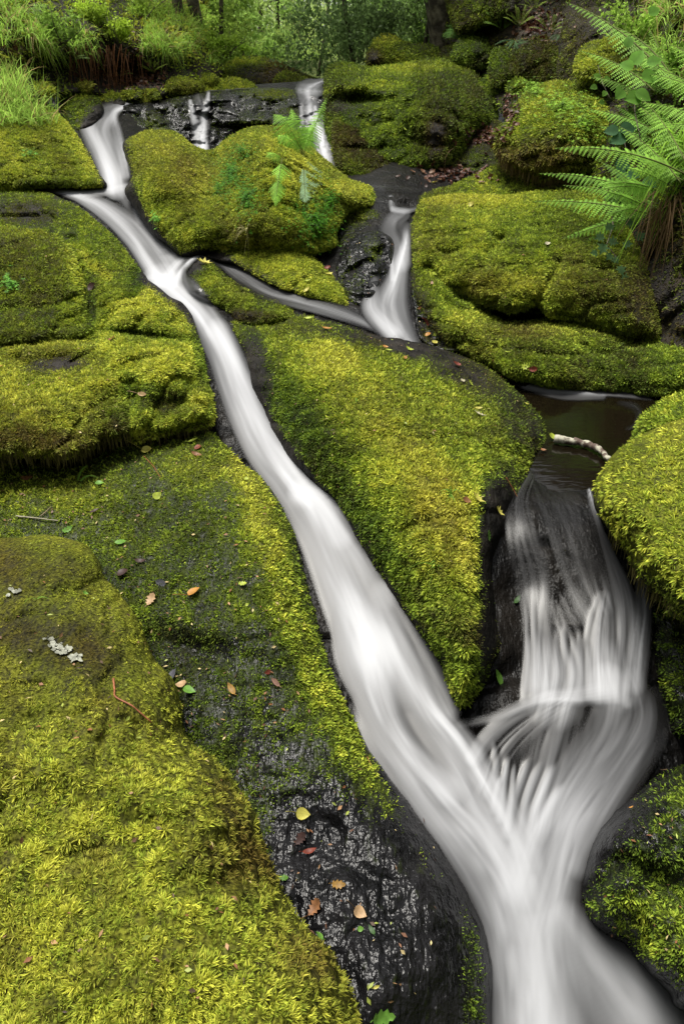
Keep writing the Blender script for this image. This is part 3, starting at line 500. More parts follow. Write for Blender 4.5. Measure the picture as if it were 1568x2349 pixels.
boulder('mossy_boulder', 'right hand mossy boulder split by the water trickle, behind the big smooth one', [(1120, 480), (1160, 430), (1220, 415), (1330, 415), (1420, 430), (1440, 520), (1300, 520)],
        [(1120, 480, 4.9), (1220, 418, 5.0), (1440, 480, 4.3), (1300, 520, 4.5)], field((.9, .45, .2), [], 17), T=.15, D=45, L=.018, step=5)
E = boulder('mossy_boulder', 'large central mossy boulder carrying a fern and wood sorrel', [(284, 345), (290, 322), (325, 303), (370, 297), (410, 305), (440, 328), (485, 345), (520, 318), (565, 296), (620, 285), (665, 290), (700, 318), (745, 365), (800, 405), (850, 428), (862, 460), (845, 475), (800, 485), (775, 530), (772, 562), (730, 580), (660, 578), (520, 580), (430, 592), (385, 566), (335, 520), (308, 478), (288, 440), (300, 400)],
        [(285, 345, 5.3), (370, 298, 5.7), (485, 345, 5.5), (620, 286, 5.6), (745, 365, 5.4), (862, 455, 5.0), (772, 550, 4.3), (600, 578, 4.1), (430, 590, 4.15), (300, 450, 4.75), (370, 395, 4.62), (600, 380, 4.52), (700, 415, 4.5), (480, 440, 4.62), (640, 500, 4.25)],
        field((1.0, .70, .2), [(370, 325, 90, 30, 0, .15, .1), (420, 400, 120, 60, 0, .0, .3), (560, 420, 50, 80, 0, -.1, -.1), (650, 370, 80, 60, 0, .1, 0), (720, 490, 60, 60, 0, -.15, -.1), (305, 470, 22, 50, -.8, -.3, 0), (560, 520, 160, 50, 0, -.05, .1), (780, 430, 60, 20, 0, .2, 0)], 18, (.15, .2, .45)),  # real brown patches, plus lit tops and shaded lower face painted as tone
        T=.34, D=80, L=.013, bumps=[(488, 372, 30, 60, -.24), (640, 340, 95, 50, .24, 18), (370, 335, 80, 36, .16), (470, 415, 60, 18, -.10, 20), (400, 420, 60, 40, .10), (560, 430, 40, 60, -.08, 10), (600, 500, 60, 40, .08), (450, 520, 50, 50, .08), (690, 440, 14, 70, -.12, -6), (750, 420, 80, 20, .14, 35), (520, 470, 16, 60, -.08)],
        amp=(.08, .035, .013, .006), scl=(3, 7, 18, 45), mk=dict(per=2.0, maxn=220000), step=5)
boulder('mossy_stone', 'mossy stone just right of the central boulder, above the right hand fall', [(770, 530), (800, 484), (850, 478), (880, 492), (885, 530), (850, 570), (820, 640), (790, 640), (775, 590)],
        [(770, 530, 4.5), (850, 478, 4.8), (885, 520, 4.6), (800, 640, 4.0)], field((.35, .35, .2), [(830, 495, 50, 15, .5, .2, 0), (830, 590, 40, 60, -.2, 0, 0)], 19), T=.1, D=40, L=.014, mat=M_ROCK, cat='stone', group=None)
boulder('mossy_slab', 'bright yellow mossy mound below the central boulder, beside the side stream', [(468, 590), (505, 565), (560, 550), (640, 548), (700, 573), (742, 610), (775, 650), (800, 690), (790, 702), (740, 690), (670, 672), (600, 645), (540, 612)],
        [(500, 572, 4.1), (640, 550, 4.2), (742, 610, 4.0), (798, 695, 3.65), (670, 672, 3.68), (540, 612, 3.95)], field((1, .84, .08), [(520, 575, 30, 20, -.2, -.2, .2)], 20, (.15, .15, .3)), T=.13, D=45, L=.012, step=5, cat='rock', group=None, mk=dict(per=2.0))
boulder('wet_rock', 'jagged black wet rock left of the middle fall', [(772, 610), (795, 560), (835, 530), (880, 532), (902, 560), (896, 620), (868, 665), (835, 700), (800, 690), (780, 650)],
        [(772, 610, 4.0), (835, 530, 4.3), (902, 560, 4.2), (868, 665, 3.75), (800, 690, 3.65)], field((.2, .3, .2), [], 71), T=.1, D=40, amp=(.06, .05, .03, .012), scl=(4, 9, 20, 45), L=.012, mat=M_ROCK, cat='rock', group=None, step=4)
boulder('wet_rock', 'strip of wet litter strewn rock right of the middle fall', [(945, 640), (968, 650), (990, 700), (1030, 752), (1060, 790), (1040, 806), (1000, 800), (965, 780), (945, 720)],
        [(945, 640, 3.9), (990, 700, 3.7), (1060, 795, 3.35), (965, 780, 3.42)], field((.3, .25, .3), [], 72), T=.06, D=30, amp=(.03, .03, .02, .01), scl=(4, 9, 20, 45), L=.012, mat=M_ROCK, cat='rock', group=None, step=4)
for lab, x, y, rx, ry, z in [('small yellow mossy stone at the foot of the roots in the brown hollow', 95, 208, 30, 22, 6.2), ('round yellow mossy stone in the brown leaf litter', 352, 214, 18, 15, 7.3), ('low mossy hummock at the right foot of the left bank', 470, 182, 30, 18, 8.1), ('dark mossy stone tucked under the hanging roots', 190, 196, 26, 16, 6.8), ('flat mossy stone joining the dark boulder and the litter', 300, 214, 30, 14, 7.2), ('yellow mossy hump right under the knoll of the left bank', 415, 196, 40, 22, 7.6)]:
    boulder('mossy_stone', lab, [(x + rx * math.cos(a_) * random.uniform(.85, 1.15), y + ry * math.sin(a_) * random.uniform(.85, 1.15)) for a_ in np.linspace(0, 6.28, 9)[:-1]], [(x, y + ry, z), (x, y - ry, z + .15), (x + rx, y, z + .08)], field((.95, .62, .2), [], int(x)), T=.16, D=max(12, ry), L=.022, step=4, cat='stone', group='small mossy stones')
# upper left
boulder('mossy_boulder', 'sloping yellow mossy boulder under the grass, left of the upper fall', [(-260, 300), (-100, 250), (0, 262), (60, 240), (105, 235), (135, 262), (170, 300), (200, 345), (222, 385), (247, 425), (200, 432), (100, 434), (-100, 440), (-260, 460)],
        [(0, 265, 5.8), (100, 238, 6.3), (180, 310, 5.9), (247, 425, 5.1), (0, 436, 4.9), (-260, 300, 5.2), (-260, 460, 4.6)], field((1, .78, .15), [(150, 370, 20, 60, 0, -.25, .2, -35), (120, 420, 100, 10, 0, -.3, .1), (100, 260, 40, 30, 0, -.3, 0)], 21, (.15, .22, .4)),
        T=.28, D=80, L=.014, step=5, bumps=[(110, 350, 14, 70, -.06, -20), (60, 400, 60, 25, .05)], mk=dict(per=2.0))
C1 = boulder('mossy_boulder', 'broad mossy rock at the left edge, just below the upper pool', [(-260, 450), (-80, 432), (20, 430), (95, 438), (150, 458), (210, 495), (265, 545), (308, 600), (345, 655), (330, 720), (260, 780), (120, 800), (-260, 820)],
        [(-260, 450, 4.7), (0, 432, 5.0), (150, 460, 4.85), (265, 545, 4.4), (340, 650, 3.85), (250, 780, 3.4), (0, 800, 3.3), (-260, 800, 3.2)],
        field((.9, .6, .10), [(60, 490, 80, 30, -.4, -.25, .4), (230, 560, 70, 60, .1, .05, -.1), (220, 610, 80, 14, 0, .25, 0, 40), (330, 620, 30, 60, 0, -.35, -.1, 35), (210, 700, 15, 60, -.2, -.3, 0), (90, 740, 90, 40, -.2, -.15, .1)], 22, (.3, .25, .35)),
        T=.3, D=90, L=.013, bumps=[(205, 690, 14, 70, -.16, -12), (235, 600, 120, 16, .07, 48), (120, 480, 70, 20, .06), (60, 510, 90, 16, -.06), (120, 760, 90, 30, .05), (290, 640, 70, 22, .05, 42)], mk=dict(per=1.9, maxn=200000))
boulder('mossy_boulder', 'brown domed mossy boulder at the left edge with sprigs of green at its foot', [(-220, 580), (-80, 530), (20, 522), (90, 528), (145, 555), (178, 600), (192, 650), (185, 690), (130, 712), (0, 720), (-220, 740)],
        [(-220, 600, 3.9), (20, 525, 4.1), (178, 600, 3.85), (185, 690, 3.55), (0, 718, 3.45), (-220, 730, 3.3)], field((.95, .46, .4), [(160, 600, 25, 60, 0, .3, -.3, -25), (40, 535, 120, 12, 0, .25, -.1)], 23, (.2, .2, .3)), T=.22, D=80, L=.014, mk=dict(droop=.6))
C3 = boulder('mossy_boulder', 'humped bright mossy rock pressed against the left side of the white chute', [(215, 760), (222, 700), (250, 660), (300, 650), (345, 645), (390, 680), (425, 700), (448, 745), (465, 810), (480, 880), (490, 940), (485, 975), (430, 990), (360, 1005), (290, 1010), (240, 930), (215, 830)],
        [(222, 700, 3.7), (345, 645, 3.85), (425, 700, 3.55), (465, 810, 3.15), (488, 960, 2.72), (300, 1008, 2.7), (230, 850, 3.1)],
        field((1, .74, .1), [(330, 765, 110, 10, 0, -.4, 0, 8), (330, 700, 70, 35, 0, .15, 0), (350, 830, 80, 40, 0, .2, 0), (380, 920, 60, 40, -.3, -.4, .3), (460, 800, 20, 90, 0, -.3, -.1, -10), (450, 925, 30, 25, 0, .2, 0), (300, 900, 40, 50, -.2, -.25, 0)], 24, (.2, .2, .3)),
        T=.3, D=85, L=.012, bumps=[(330, 768, 120, 12, -.16, 8), (330, 700, 80, 36, .12), (350, 840, 90, 45, .12), (395, 925, 60, 22, -.10), (305, 900, 22, 60, -.10), (455, 925, 30, 24, .10), (400, 720, 18, 60, -.05, -30)], mk=dict(per=2.2, maxn=220000), amp=(.05, .034, .013, .005), scl=(3.2, 7, 19, 48))
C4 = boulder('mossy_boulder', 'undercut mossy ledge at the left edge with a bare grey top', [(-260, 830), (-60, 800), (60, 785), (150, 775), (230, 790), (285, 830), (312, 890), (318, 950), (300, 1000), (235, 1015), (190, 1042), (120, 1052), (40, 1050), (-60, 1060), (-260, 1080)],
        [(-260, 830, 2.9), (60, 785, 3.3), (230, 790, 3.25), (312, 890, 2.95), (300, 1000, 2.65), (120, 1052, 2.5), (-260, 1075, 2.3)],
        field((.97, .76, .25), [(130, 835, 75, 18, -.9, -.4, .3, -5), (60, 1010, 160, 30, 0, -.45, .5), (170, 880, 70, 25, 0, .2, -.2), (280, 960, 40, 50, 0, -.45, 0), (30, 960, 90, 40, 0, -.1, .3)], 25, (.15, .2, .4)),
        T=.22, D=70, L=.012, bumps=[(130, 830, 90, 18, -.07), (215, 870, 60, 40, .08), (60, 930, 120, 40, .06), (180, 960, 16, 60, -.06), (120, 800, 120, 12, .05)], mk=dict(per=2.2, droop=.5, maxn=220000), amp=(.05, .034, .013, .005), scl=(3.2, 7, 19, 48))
# ledge shadow gap is left by the slab below
B = boulder('mossy_slab', 'big dark slab of wet rock thinly covered in moss, left of the white chute', [(-260, 1090), (-60, 1068), (60, 1062), (170, 1075), (250, 1035), (330, 1018), (420, 1008), (478, 985), (520, 1025), (560, 1068), (606, 1103), (650, 1172), (680, 1242), (700, 1328), (724, 1414), (750, 1510), (785, 1600), (830, 1690), (872, 1756), (931, 1832), (991, 1912), (1041, 1993), (1082, 2063), (1115, 2144), (1130, 2230), (1130, 2349), (1130, 2700), (300, 2750), (-260, 2700)],
        [(-260, 1090, 2.6), (60, 1065, 2.72), (250, 1035, 2.72), (478, 985, 2.72), (606, 1103, 2.47), (680, 1242, 2.25), (724, 1414, 2.05), (785, 1600, 1.88), (872, 1756, 1.78), (991, 1912, 1.70), (1082, 2063, 1.61), (1130, 2349, 1.5), (1130, 2700, 1.38), (0, 1500, 2.05), (0, 2349, 1.5), (500, 2349, 1.45), (450, 1400, 2.08), (650, 1800, 1.75), (800, 2100, 1.58)],
        field((.72, .47, .10), [(430, 1560, 190, 170, -.04, -.16, .05), (640, 1330, 45, 300, .45, .42, 0, -18), (600, 1100, 60, 90, .35, .2, 0, -40), (450, 1070, 120, 50, .25, .2, .1), (150, 1130, 140, 50, .4, .3, .1), (500, 1480, 130, 60, -.28, -.12, .05), (900, 2150, 270, 330, -1.15, -.15, 0, -28), (720, 1960, 130, 130, -.5, -.1, 0), (640, 1760, 120, 100, -.2, -.1, 0), (560, 1700, 140, 120, -.15, -.05, 0), (1090, 2230, 40, 200, .55, -.2, 0), (860, 1780, 60, 90, .15, .15, 0, -30), (780, 1650, 45, 110, .3, .2, 0, -25), (640, 2020, 40, 120, .15, .1, 0, -25)], 26, (.28, .22, .12)),
        T=.16, D=120, L=.0088, crk=.007, cs=2.6, mat=M_ROCK, cat='rock', group=None, bumps=[(560, 1250, 170, 220, .06, -20), (450, 1490, 160, 35, -.04, 15), (150, 1150, 130, 60, .03), (900, 2180, 160, 250, .05)],
        amp=(.04, .010, .006, .003), scl=(3.5, 9, 22, 50), mk=dict(per=1.5, asp=.36, maxn=330000), warp=5)
def fringe(s_, pts, n, L0, col=(.07, .06, .02)):
    mb = MB(); P_ = np.array(pts, float)
    for k in range(n):
        t_ = random.random() * (len(P_) - 1); i_ = min(int(t_), len(P_) - 2); x, y = P_[i_] + (P_[i_ + 1] - P_[i_]) * (t_ - i_); x += random.gauss(0, 3); y -= random.uniform(4, 16)
        z = surfZ([x], [y], [s_])[0]
        if z > 1e8: continue
        blade(mb, W3(x, y, z - .004), np.array([random.uniform(-.12, .12), -.12, -1]), L0 * random.uniform(.3, 1.3), L0 * .09, .0, np.array(col) * random.choice([.6, 1, 1.6]), 3)
    mb.build('hanging_moss', M_MOSS, s_.obj)
# ridge and central boulder
Fr_ = boulder('mossy_boulder', 'small mossy ridge splitting the chute from the side stream', [(420, 612), (432, 592), (458, 584), (488, 596), (515, 628), (560, 655), (615, 682), (662, 704), (670, 730), (620, 745), (555, 742), (520, 712), (470, 690), (436, 668), (422, 640)],
        [(420, 612, 3.95), (458, 586, 4.05), (560, 655, 3.8), (665, 710, 3.6), (555, 740, 3.45), (436, 668, 3.72)], field((.9, .6, .1), [(445, 610, 26, 24, -.8, -.3, 0), (520, 660, 60, 20, .1, .15, 0, 30), (560, 725, 70, 14, -.3, -.3, .5)], 27, (.3, .25, .2)),
        T=.16, D=38, L=.012, step=4, mk=dict(per=2.0))
G = boulder('mossy_boulder', 'largest boulder, a long bright mossy whaleback between white chute and pool', [(532, 742), (590, 742), (660, 716), (720, 722), (790, 738), (860, 756), (950, 782), (1050, 812), (1118, 843), (1168, 880), (1210, 920), (1240, 958), (1250, 1000), (1232, 1040), (1216, 1075), (1188, 1140), (1160, 1210), (1130, 1290), (1135, 1400), (1145, 1480), (1120, 1550), (1085, 1600), (1050, 1622), (1028, 1575), (1000, 1510), (955, 1455), (915, 1400), (865, 1330), (820, 1250), (780, 1170), (735, 1125), (685, 1082), (640, 1018), (600, 945), (572, 880), (556, 810)],
        [(540, 745, 3.42), (720, 722, 3.6), (860, 756, 3.5), (1050, 812, 3.3), (1168, 880, 3.12), (1250, 990, 2.78), (1188, 1140, 2.36), (1135, 1300, 2.15), (1140, 1470, 2.0), (1060, 1615, 1.9), (955, 1455, 2.05), (865, 1330, 2.18), (780, 1170, 2.38), (685, 1082, 2.52), (600, 945, 2.8), (560, 830, 3.12)],
        field((.98, .66, .10), [(900, 1010, 70, 330, .1, .2, .12, -38), (1000, 1180, 80, 130, .1, .15, .35, -20), (760, 820, 70, 40, 0, .25, 0), (590, 850, 32, 130, -.75, -.4, 0, -10), (860, 775, 210, 26, -.6, -.4, .3, 8), (1060, 850, 130, 36, -.75, -.35, .2, 28), (1190, 950, 50, 70, -.35, -.35, 0), (1150, 1180, 45, 110, -1, -.4, 0, 8), (1125, 1330, 38, 200, -1, -.4, 0), (1115, 1500, 32, 90, -.5, -.3, 0), (700, 990, 60, 170, 0, -.38, -.1, -30), (860, 1250, 45, 160, 0, -.35, -.1, -32), (1000, 1450, 60, 110, 0, -.25, 0, -25), (1070, 1250, 26, 130, .2, .25, .1, -10), (1230, 1010, 20, 60, -.5, -.3, 0)], 28, (.16, .18, .35)),
        T=.30, D=165, L=.0115, crk=.02, bumps=[(890, 1050, 90, 330, .06, -36), (1100, 1050, 70, 60, -.03), (740, 830, 90, 60, .04), (1060, 1400, 50, 130, .04), (1000, 930, 120, 60, -.02)],
        amp=(.035, .020, .011, .006), scl=(3.5, 7, 17, 42), mk=dict(per=2.1, maxn=420000), pw=.62)

# right side
I1 = boulder('mossy_boulder', 'big smooth green boulder under the ferns on the right', [(944, 560), (945, 500), (958, 472), (990, 452), (1060, 444), (1150, 446), (1240, 436), (1340, 440), (1420, 470), (1490, 560), (1520, 680), (1510, 770), (1450, 772), (1384, 757), (1308, 738), (1255, 726), (1232, 702), (1180, 715), (1130, 708), (1062, 678), (1018, 650), (985, 610), (955, 620)],
        [(944, 560, 4.25), (958, 472, 4.7), (1150, 446, 4.8), (1340, 440, 4.6), (1490, 560, 4.0), (1510, 770, 3.5), (1308, 738, 3.55), (1130, 708, 3.6), (1018, 650, 3.85), (955, 620, 4.0)],
        field((1, .62, .12), [(1050, 455, 140, 22, 0, .3, .1), (1150, 650, 140, 30, 0, .15, .2), (1400, 650, 110, 90, 0, -.25, .35), (1330, 520, 100, 50, 0, -.15, 0), (980, 540, 40, 60, 0, .1, 0), (1480, 700, 60, 90, -.5, -.3, .4)], 29, (.15, .18, .35)),
        T=.36, D=100, L=.013, bumps=[(1140, 560, 14, 110, -.12, 38), (1262, 640, 12, 60, -.10, 30), (1220, 560, 90, 60, .08), (1060, 510, 50, 60, .07), (1020, 580, 50, 14, -.08), (1100, 620, 60, 30, .08), (1330, 620, 60, 50, .07), (1000, 500, 40, 14, -.07)], amp=(.05, .034, .012, .005), scl=(3.2, 6.5, 19, 48), mk=dict(per=2.0, maxn=260000), pw=.6)
I2 = boulder('mossy_boulder', 'low dark mossy boulder along the back edge of the pool, under the smooth one', [(940, 590), (975, 600), (1020, 640), (1100, 690), (1180, 705), (1260, 715), (1380, 745), (1450, 760), (1560, 775), (1800, 760), (1800, 960), (1568, 915), (1500, 910), (1420, 902), (1330, 893), (1250, 885), (1190, 873), (1130, 842), (1060, 812), (1010, 780), (965, 715), (940, 650)],
        [(940, 600, 4.15), (1100, 690, 3.8), (1260, 715, 3.7), (1450, 760, 3.6), (1800, 780, 3.2), (1800, 950, 2.95), (1500, 908, 3.08), (1330, 893, 3.12), (1190, 873, 3.16), (1060, 812, 3.34), (965, 715, 3.62)],
        field((.97, .52, .12), [(1070, 730, 60, 25, 0, .3, 0), (1220, 760, 150, 20, 0, .15, .2), (1100, 800, 50, 25, 0, .2, .1), (1450, 850, 120, 60, 0, -.2, 0), (955, 700, 35, 90, -.5, -.3, .3, -20), (1000, 760, 50, 14, -.4, -.2, .3, 40)], 30, (.2, .2, .3)),
        T=.22, D=60, L=.013, bumps=[(1200, 722, 90, 24, -.40), (1030, 700, 60, 14, -.10, 30), (1340, 830, 20, 50, -.06), (1290, 790, 120, 40, .07), (1070, 740, 60, 30, .07), (1150, 790, 20, 30, -.06), (1460, 785, 60, 16, -.12)], amp=(.05, .034, .012, .005), scl=(3.2, 6.5, 19, 48), mk=dict(per=1.9, maxn=220000), pw=.6)
boulder('mossy_boulder', 'small green boulder at the right edge, between the pool and the shaggy one', [(1452, 1010), (1458, 975), (1480, 945), (1520, 915), (1600, 895), (1800, 900), (1800, 1060), (1600, 1060), (1500, 1040)],
        [(1452, 1010, 2.5), (1520, 915, 2.65), (1800, 900, 2.5), (1600, 1050, 2.2)], field((1, .6, .05), [], 31), T=.18, D=60, L=.013, mk=dict(per=2.2))
K = boulder('mossy_boulder', 'shaggy yellow green moss boulder at the right edge above the lower cascade', [(1362, 1130), (1372, 1088), (1400, 1050), (1440, 1015), (1500, 985), (1568, 955), (1800, 930), (1850, 1500), (1568, 1425), (1520, 1385), (1484, 1352), (1450, 1315), (1430, 1265), (1400, 1222), (1368, 1175)],
        [(1362, 1130, 2.12), (1440, 1015, 2.3), (1568, 955, 2.35), (1800, 930, 2.2), (1850, 1450, 1.55), (1568, 1425, 1.72), (1484, 1352, 1.85), (1400, 1222, 2.0)],
        field((1, .80, .05), [(1520, 1380, 110, 40, 0, -.45, .3, 30), (1400, 1150, 25, 90, 0, .05, 0), (1450, 1040, 60, 20, 0, -.1, .2, -30)], 32, (.1, .15, .25)),
        T=.34, D=110, L=.016, crk=.015, amp=(.03, .02, .008), mk=dict(per=1.9, asp=.2, tuft=6, droop=.6, spread=1.0, maxn=200000), pw=.6)
L_ = boulder('wet_boulder', 'black wet boulder in the bottom right corner flecked with green moss', [(1850, 1700), (1568, 1752), (1520, 1772), (1480, 1795), (1412, 1858), (1372, 1905), (1345, 1980), (1335, 2050), (1352, 2110), (1395, 2150), (1425, 2165), (1450, 2190), (1484, 2230), (1534, 2282), (1580, 2330), (1850, 2450)],
        [(1850, 1700, 1.72), (1568, 1752, 1.80), (1412, 1858, 1.74), (1345, 1980, 1.665), (1335, 2050, 1.63), (1400, 2150, 1.60), (1534, 2282, 1.53), (1850, 2450, 1.4)],
        field((.42, .35, 0), [(1400, 1880, 90, 70, -.5, -.1, 0), (1500, 2120, 90, 110, .3, .15, 0), (1560, 1850, 50, 60, .1, 0, 0)], 33, (.3, .2, .1)),
        T=.22, D=120, L=.010, mat=M_ROCK, cat='boulder', group=None, mk=dict(per=1.5, asp=.3), amp=(.03, .012, .005), scl=(4, 13, 34))
boulder('wet_boulder', 'dark mossy wall of rock in shade beneath the shaggy boulder, at the right edge', [(1480, 1345), (1520, 1370), (1600, 1380), (1850, 1400), (1850, 1760), (1568, 1700), (1530, 1640), (1505, 1560), (1488, 1450)],
        [(1480, 1350, 2.12), (1850, 1400, 1.9), (1850, 1750, 1.75), (1568, 1700, 1.88), (1505, 1560, 1.95)], field((.5, .25, 0), [], 35), T=.12, D=60, L=.012, mat=M_ROCK, cat='boulder', group=None)
# foreground left
A = boulder('mossy_boulder', 'nearest boulder, a golden carpet of feathery moss in the bottom left corner', [(-300, 1255), (-60, 1240), (60, 1232), (121, 1228), (191, 1247), (226, 1282), (240, 1322), (282, 1370), (322, 1434), (357, 1510), (393, 1552), (416, 1620), (424, 1682), (463, 1716), (505, 1752), (552, 1812), (590, 1874), (606, 1939), (636, 2015), (672, 2090), (715, 2134), (757, 2183), (792, 2243), (828, 2349), (880, 2520), (860, 2800), (-300, 2800)],
        [(-300, 1255, 2.0), (60, 1232, 2.12), (191, 1247, 2.1), (282, 1370, 1.92), (357, 1510, 1.76), (424, 1682, 1.6), (552, 1812, 1.5), (606, 1939, 1.44), (715, 2134, 1.34), (828, 2349, 1.25), (860, 2700, 1.1), (-300, 2700, .95), (0, 2349, 1.16), (0, 1900, 1.4), (0, 1550, 1.75), (300, 2100, 1.28)],
        field((1, .84, .22), [(130, 1470, 150, 75, -.3, -.35, .6, 20), (300, 1400, 40, 180, .1, .1, -.25, -35), (60, 1310, 150, 60, -.1, -.3, .6), (60, 1610, 90, 60, 0, -.2, .3), (300, 1640, 120, 30, -.15, -.15, .4, 20), (530, 1850, 40, 170, -.1, -.25, .6, -32), (700, 2180, 60, 130, 0, -.12, .35, -30), (560, 2000, 60, 120, 0, -.1, .25, -25)], 37, (.06, .14, .35)),
        T=.27, D=200, L=.0118, step=7, crk=.02, cs=3.2, amp=(.03, .014, .007), scl=(4, 12, 30), mk=dict(per=1.6, asp=.17, tuft=9, spread=1.1, droop=.2, maxn=760000, clump=30., szf=lambda x, y: np.clip(.62 + .38 * (y - 1560) / 170 - np.clip((x - 380 - (y - 1700) * .55) / 900, 0, .3), .55, 1.12)), pw=.6,
        bumps=[(250, 1800, 300, 60, .05, 15), (150, 1480, 160, 50, -.02)])

# ------------------------------------------------------------------ water
def water_mat():
    m, t, out = newmat('white_water'); L = t.links.new
    a = N(t, 'ShaderNodeAttribute', attribute_name='froth')
    d = N(t, 'ShaderNodeBsdfPrincipled'); d.inputs['Base Color'].default_value = (.275, .283, .305, 1); d.inputs['Roughness'].default_value = .55; d.inputs['Specular IOR Level'].default_value = .3
    tr = N(t, 'ShaderNodeBsdfTransparent'); mx = N(t, 'ShaderNodeMixShader')
    # froth is white, the thin clear film between is dark; only the thinnest rim lets the rock through
    op = N(t, 'ShaderNodeMapRange'); op.inputs[2].default_value = .16; L(a.outputs['Fac'], op.inputs[0])
    cf = N(t, 'ShaderNodeMath', operation='MAXIMUM'); cf.inputs[1].default_value = .12; L(a.outputs['Fac'], cf.inputs[0])
    cm = N(t, 'ShaderNodeMixRGB'); cm.inputs[1].default_value = (.004, .0035, .003, 1); cm.inputs[2].default_value = (.335, .34, .355, 1); pw_ = N(t, 'ShaderNodeMath', operation='POWER'); pw_.inputs[1].default_value = 1.8; L(cf.outputs[0], pw_.inputs[0]); L(pw_.outputs[0], cm.inputs[0]); L(cm.outputs[0], d.inputs['Base Color'])
    ro = N(t, 'ShaderNodeMapRange'); ro.inputs[3].default_value = .28; ro.inputs[4].default_value = .7; L(a.outputs['Fac'], ro.inputs[0]); L(ro.outputs[0], d.inputs['Roughness'])
    L(op.outputs[0], mx.inputs[0]); L(tr.outputs[0], mx.inputs[1]); L(d.outputs[0], mx.inputs[2]); L(mx.outputs[0], out.inputs[0]); return m
M_WATER = water_mat()
def water_sheet(name, strands, box, lift=.010, thick=.012, step=2.6, zs=None, seed=0):
    X, Y, A_ = strand_field(strands, *box, step, seed); zf = zs or bed.zb
    Ab = A_.copy()
    for _ in range(8): p_ = np.pad(Ab, 1, mode='edge'); Ab = (p_[:-2, 1:-1] + p_[2:, 1:-1] + p_[1:-1, :-2] + p_[1:-1, 2:] + p_[1:-1, 1:-1]) / 5
    Z = zf(X, Y) - lift - thick * Ab
    u = A_ > .012; q = u[:-1, :-1] | u[1:, :-1] | u[:-1, 1:] | u[1:, 1:]; use = np.zeros_like(u)
    use[:-1, :-1] |= q; use[1:, :-1] |= q; use[:-1, 1:] |= q; use[1:, 1:] |= q
    idx = -np.ones(X.shape, int); idx[use] = np.arange(use.sum()); qa = np.argwhere(q); i, j = qa[:, 0], qa[:, 1]
    V = W3(X[use], Y[use], Z[use]); Fq = np.stack([idx[i + 1, j], idx[i + 1, j + 1], idx[i, j + 1], idx[i, j]], -1)
    o = mesh(name, V, Fq, M_WATER, attrs={'froth': A_[use]}); tag(o, kind='structure'); return o
def drape(extra, pad=0):
    """depth just in front of whatever solid carries the water, eased so the sheet stays smooth"""
    def f(X, Y):
        z = bed.zb(X, Y) - .012
        for s_ in extra:
            d = s_.d(X, Y); m = d > 0
            if m.any():
                zz = s_.Z(X[m], Y[m], d[m], rough=True); z[m] = np.minimum(z[m], zz)
        for _ in range(6):
            zp = np.pad(z, 1, mode='edge'); zs_ = (zp[:-2, 1:-1] + zp[2:, 1:-1] + zp[1:-1, :-2] + zp[1:-1, 2:] + z * 2) / 6; z = np.minimum(z, zs_)
        return z
    return f
water_sheet('stream_water', UP + KNOT + LOW, (40, 210, 1700, 2460), zs=drape([Fr_]), seed=1, lift=.016)
water_sheet('stream_water', MID, (800, 415, 1000, 815), seed=3, zs=drape([]), lift=.02)
water_sheet('stream_water', FALLS, (370, 180, 790, 390), seed=4, zs=drape([shelf]), lift=.05, step=2.0)
# pools: flat dark sheets
def pool_mat():
    m, t, out = newmat('dark_pool'); L = t.links.new
    p = N(t, 'ShaderNodeBsdfPrincipled'); p.inputs['Base Color'].default_value = (.004, .003, .0015, 1); p.inputs['Roughness'].default_value = .06; p.inputs['Specular IOR Level'].default_value = .5; p.inputs['IOR'].default_value = 1.33
    no = N(t, 'ShaderNodeTexNoise'); no.inputs['Scale'].default_value = 14; mp = N(t, 'ShaderNodeMapping'); mp.inputs['Scale'].default_value = (1, 3, 1); g = N(t, 'ShaderNodeNewGeometry')
    L(g.outputs['Position'], mp.inputs[0]); L(mp.outputs[0], no.inputs['Vector']); b = N(t, 'ShaderNodeBump'); b.inputs['Strength'].default_value = .1; b.inputs['Distance'].default_value = .006
    L(no.outputs[0], b.inputs['Height']); L(b.outputs[0], p.inputs['Normal']); L(p.outputs[0], out.inputs[0]); return m
M_POOL = pool_mat()
def flat_Z(h): return lambda x, y: h / (((1174.5 - np.asarray(y, float)) / F) * cp - sp)
def pool(poly, h, name='pool_water', step=12):
    s = Relief(poly, [(0, 0, 1)], T=0, D=1, amp=(0, 0, 0), warp=0, crk=0); s.zb = flat_Z(h); o = s.build(name, M_POOL, step, None, back=False); tag(o, kind='structure'); SURF.append(s); return s
POOL = pool([(1120, 850), (1300, 860), (1568, 880), (1800, 900), (1800, 1080), (1420, 1110), (1370, 1160), (1300, 1165), (1225, 1140), (1190, 1060)], -1.225)
FO = [([(1160, 868, 4, .6), (1200, 880, 12, .75), (1260, 888, 16, .75), (1330, 894, 15, .6), (1400, 900, 12, .45), (1450, 906, 10, .35), (1490, 912, 8, .2)], dict(fr=2)),
      ([(1200, 888, 8, .4), (1290, 905, 14, .4), (1380, 908, 12, .3)], dict(fr=2)), ([(1420, 925, 8, .1), (1455, 935, 12, .25), (1470, 960, 8, .1)], dict(fr=3, k=.9)), ([(1430, 985, 5, .0), (1455, 975, 6, .3), (1462, 950, 6, .1)], dict(k=.8))]
water_sheet('pool_foam', FO, (1140, 850, 1530, 1000), zs=flat_Z(-1.225), lift=.006, thick=.004, seed=6)

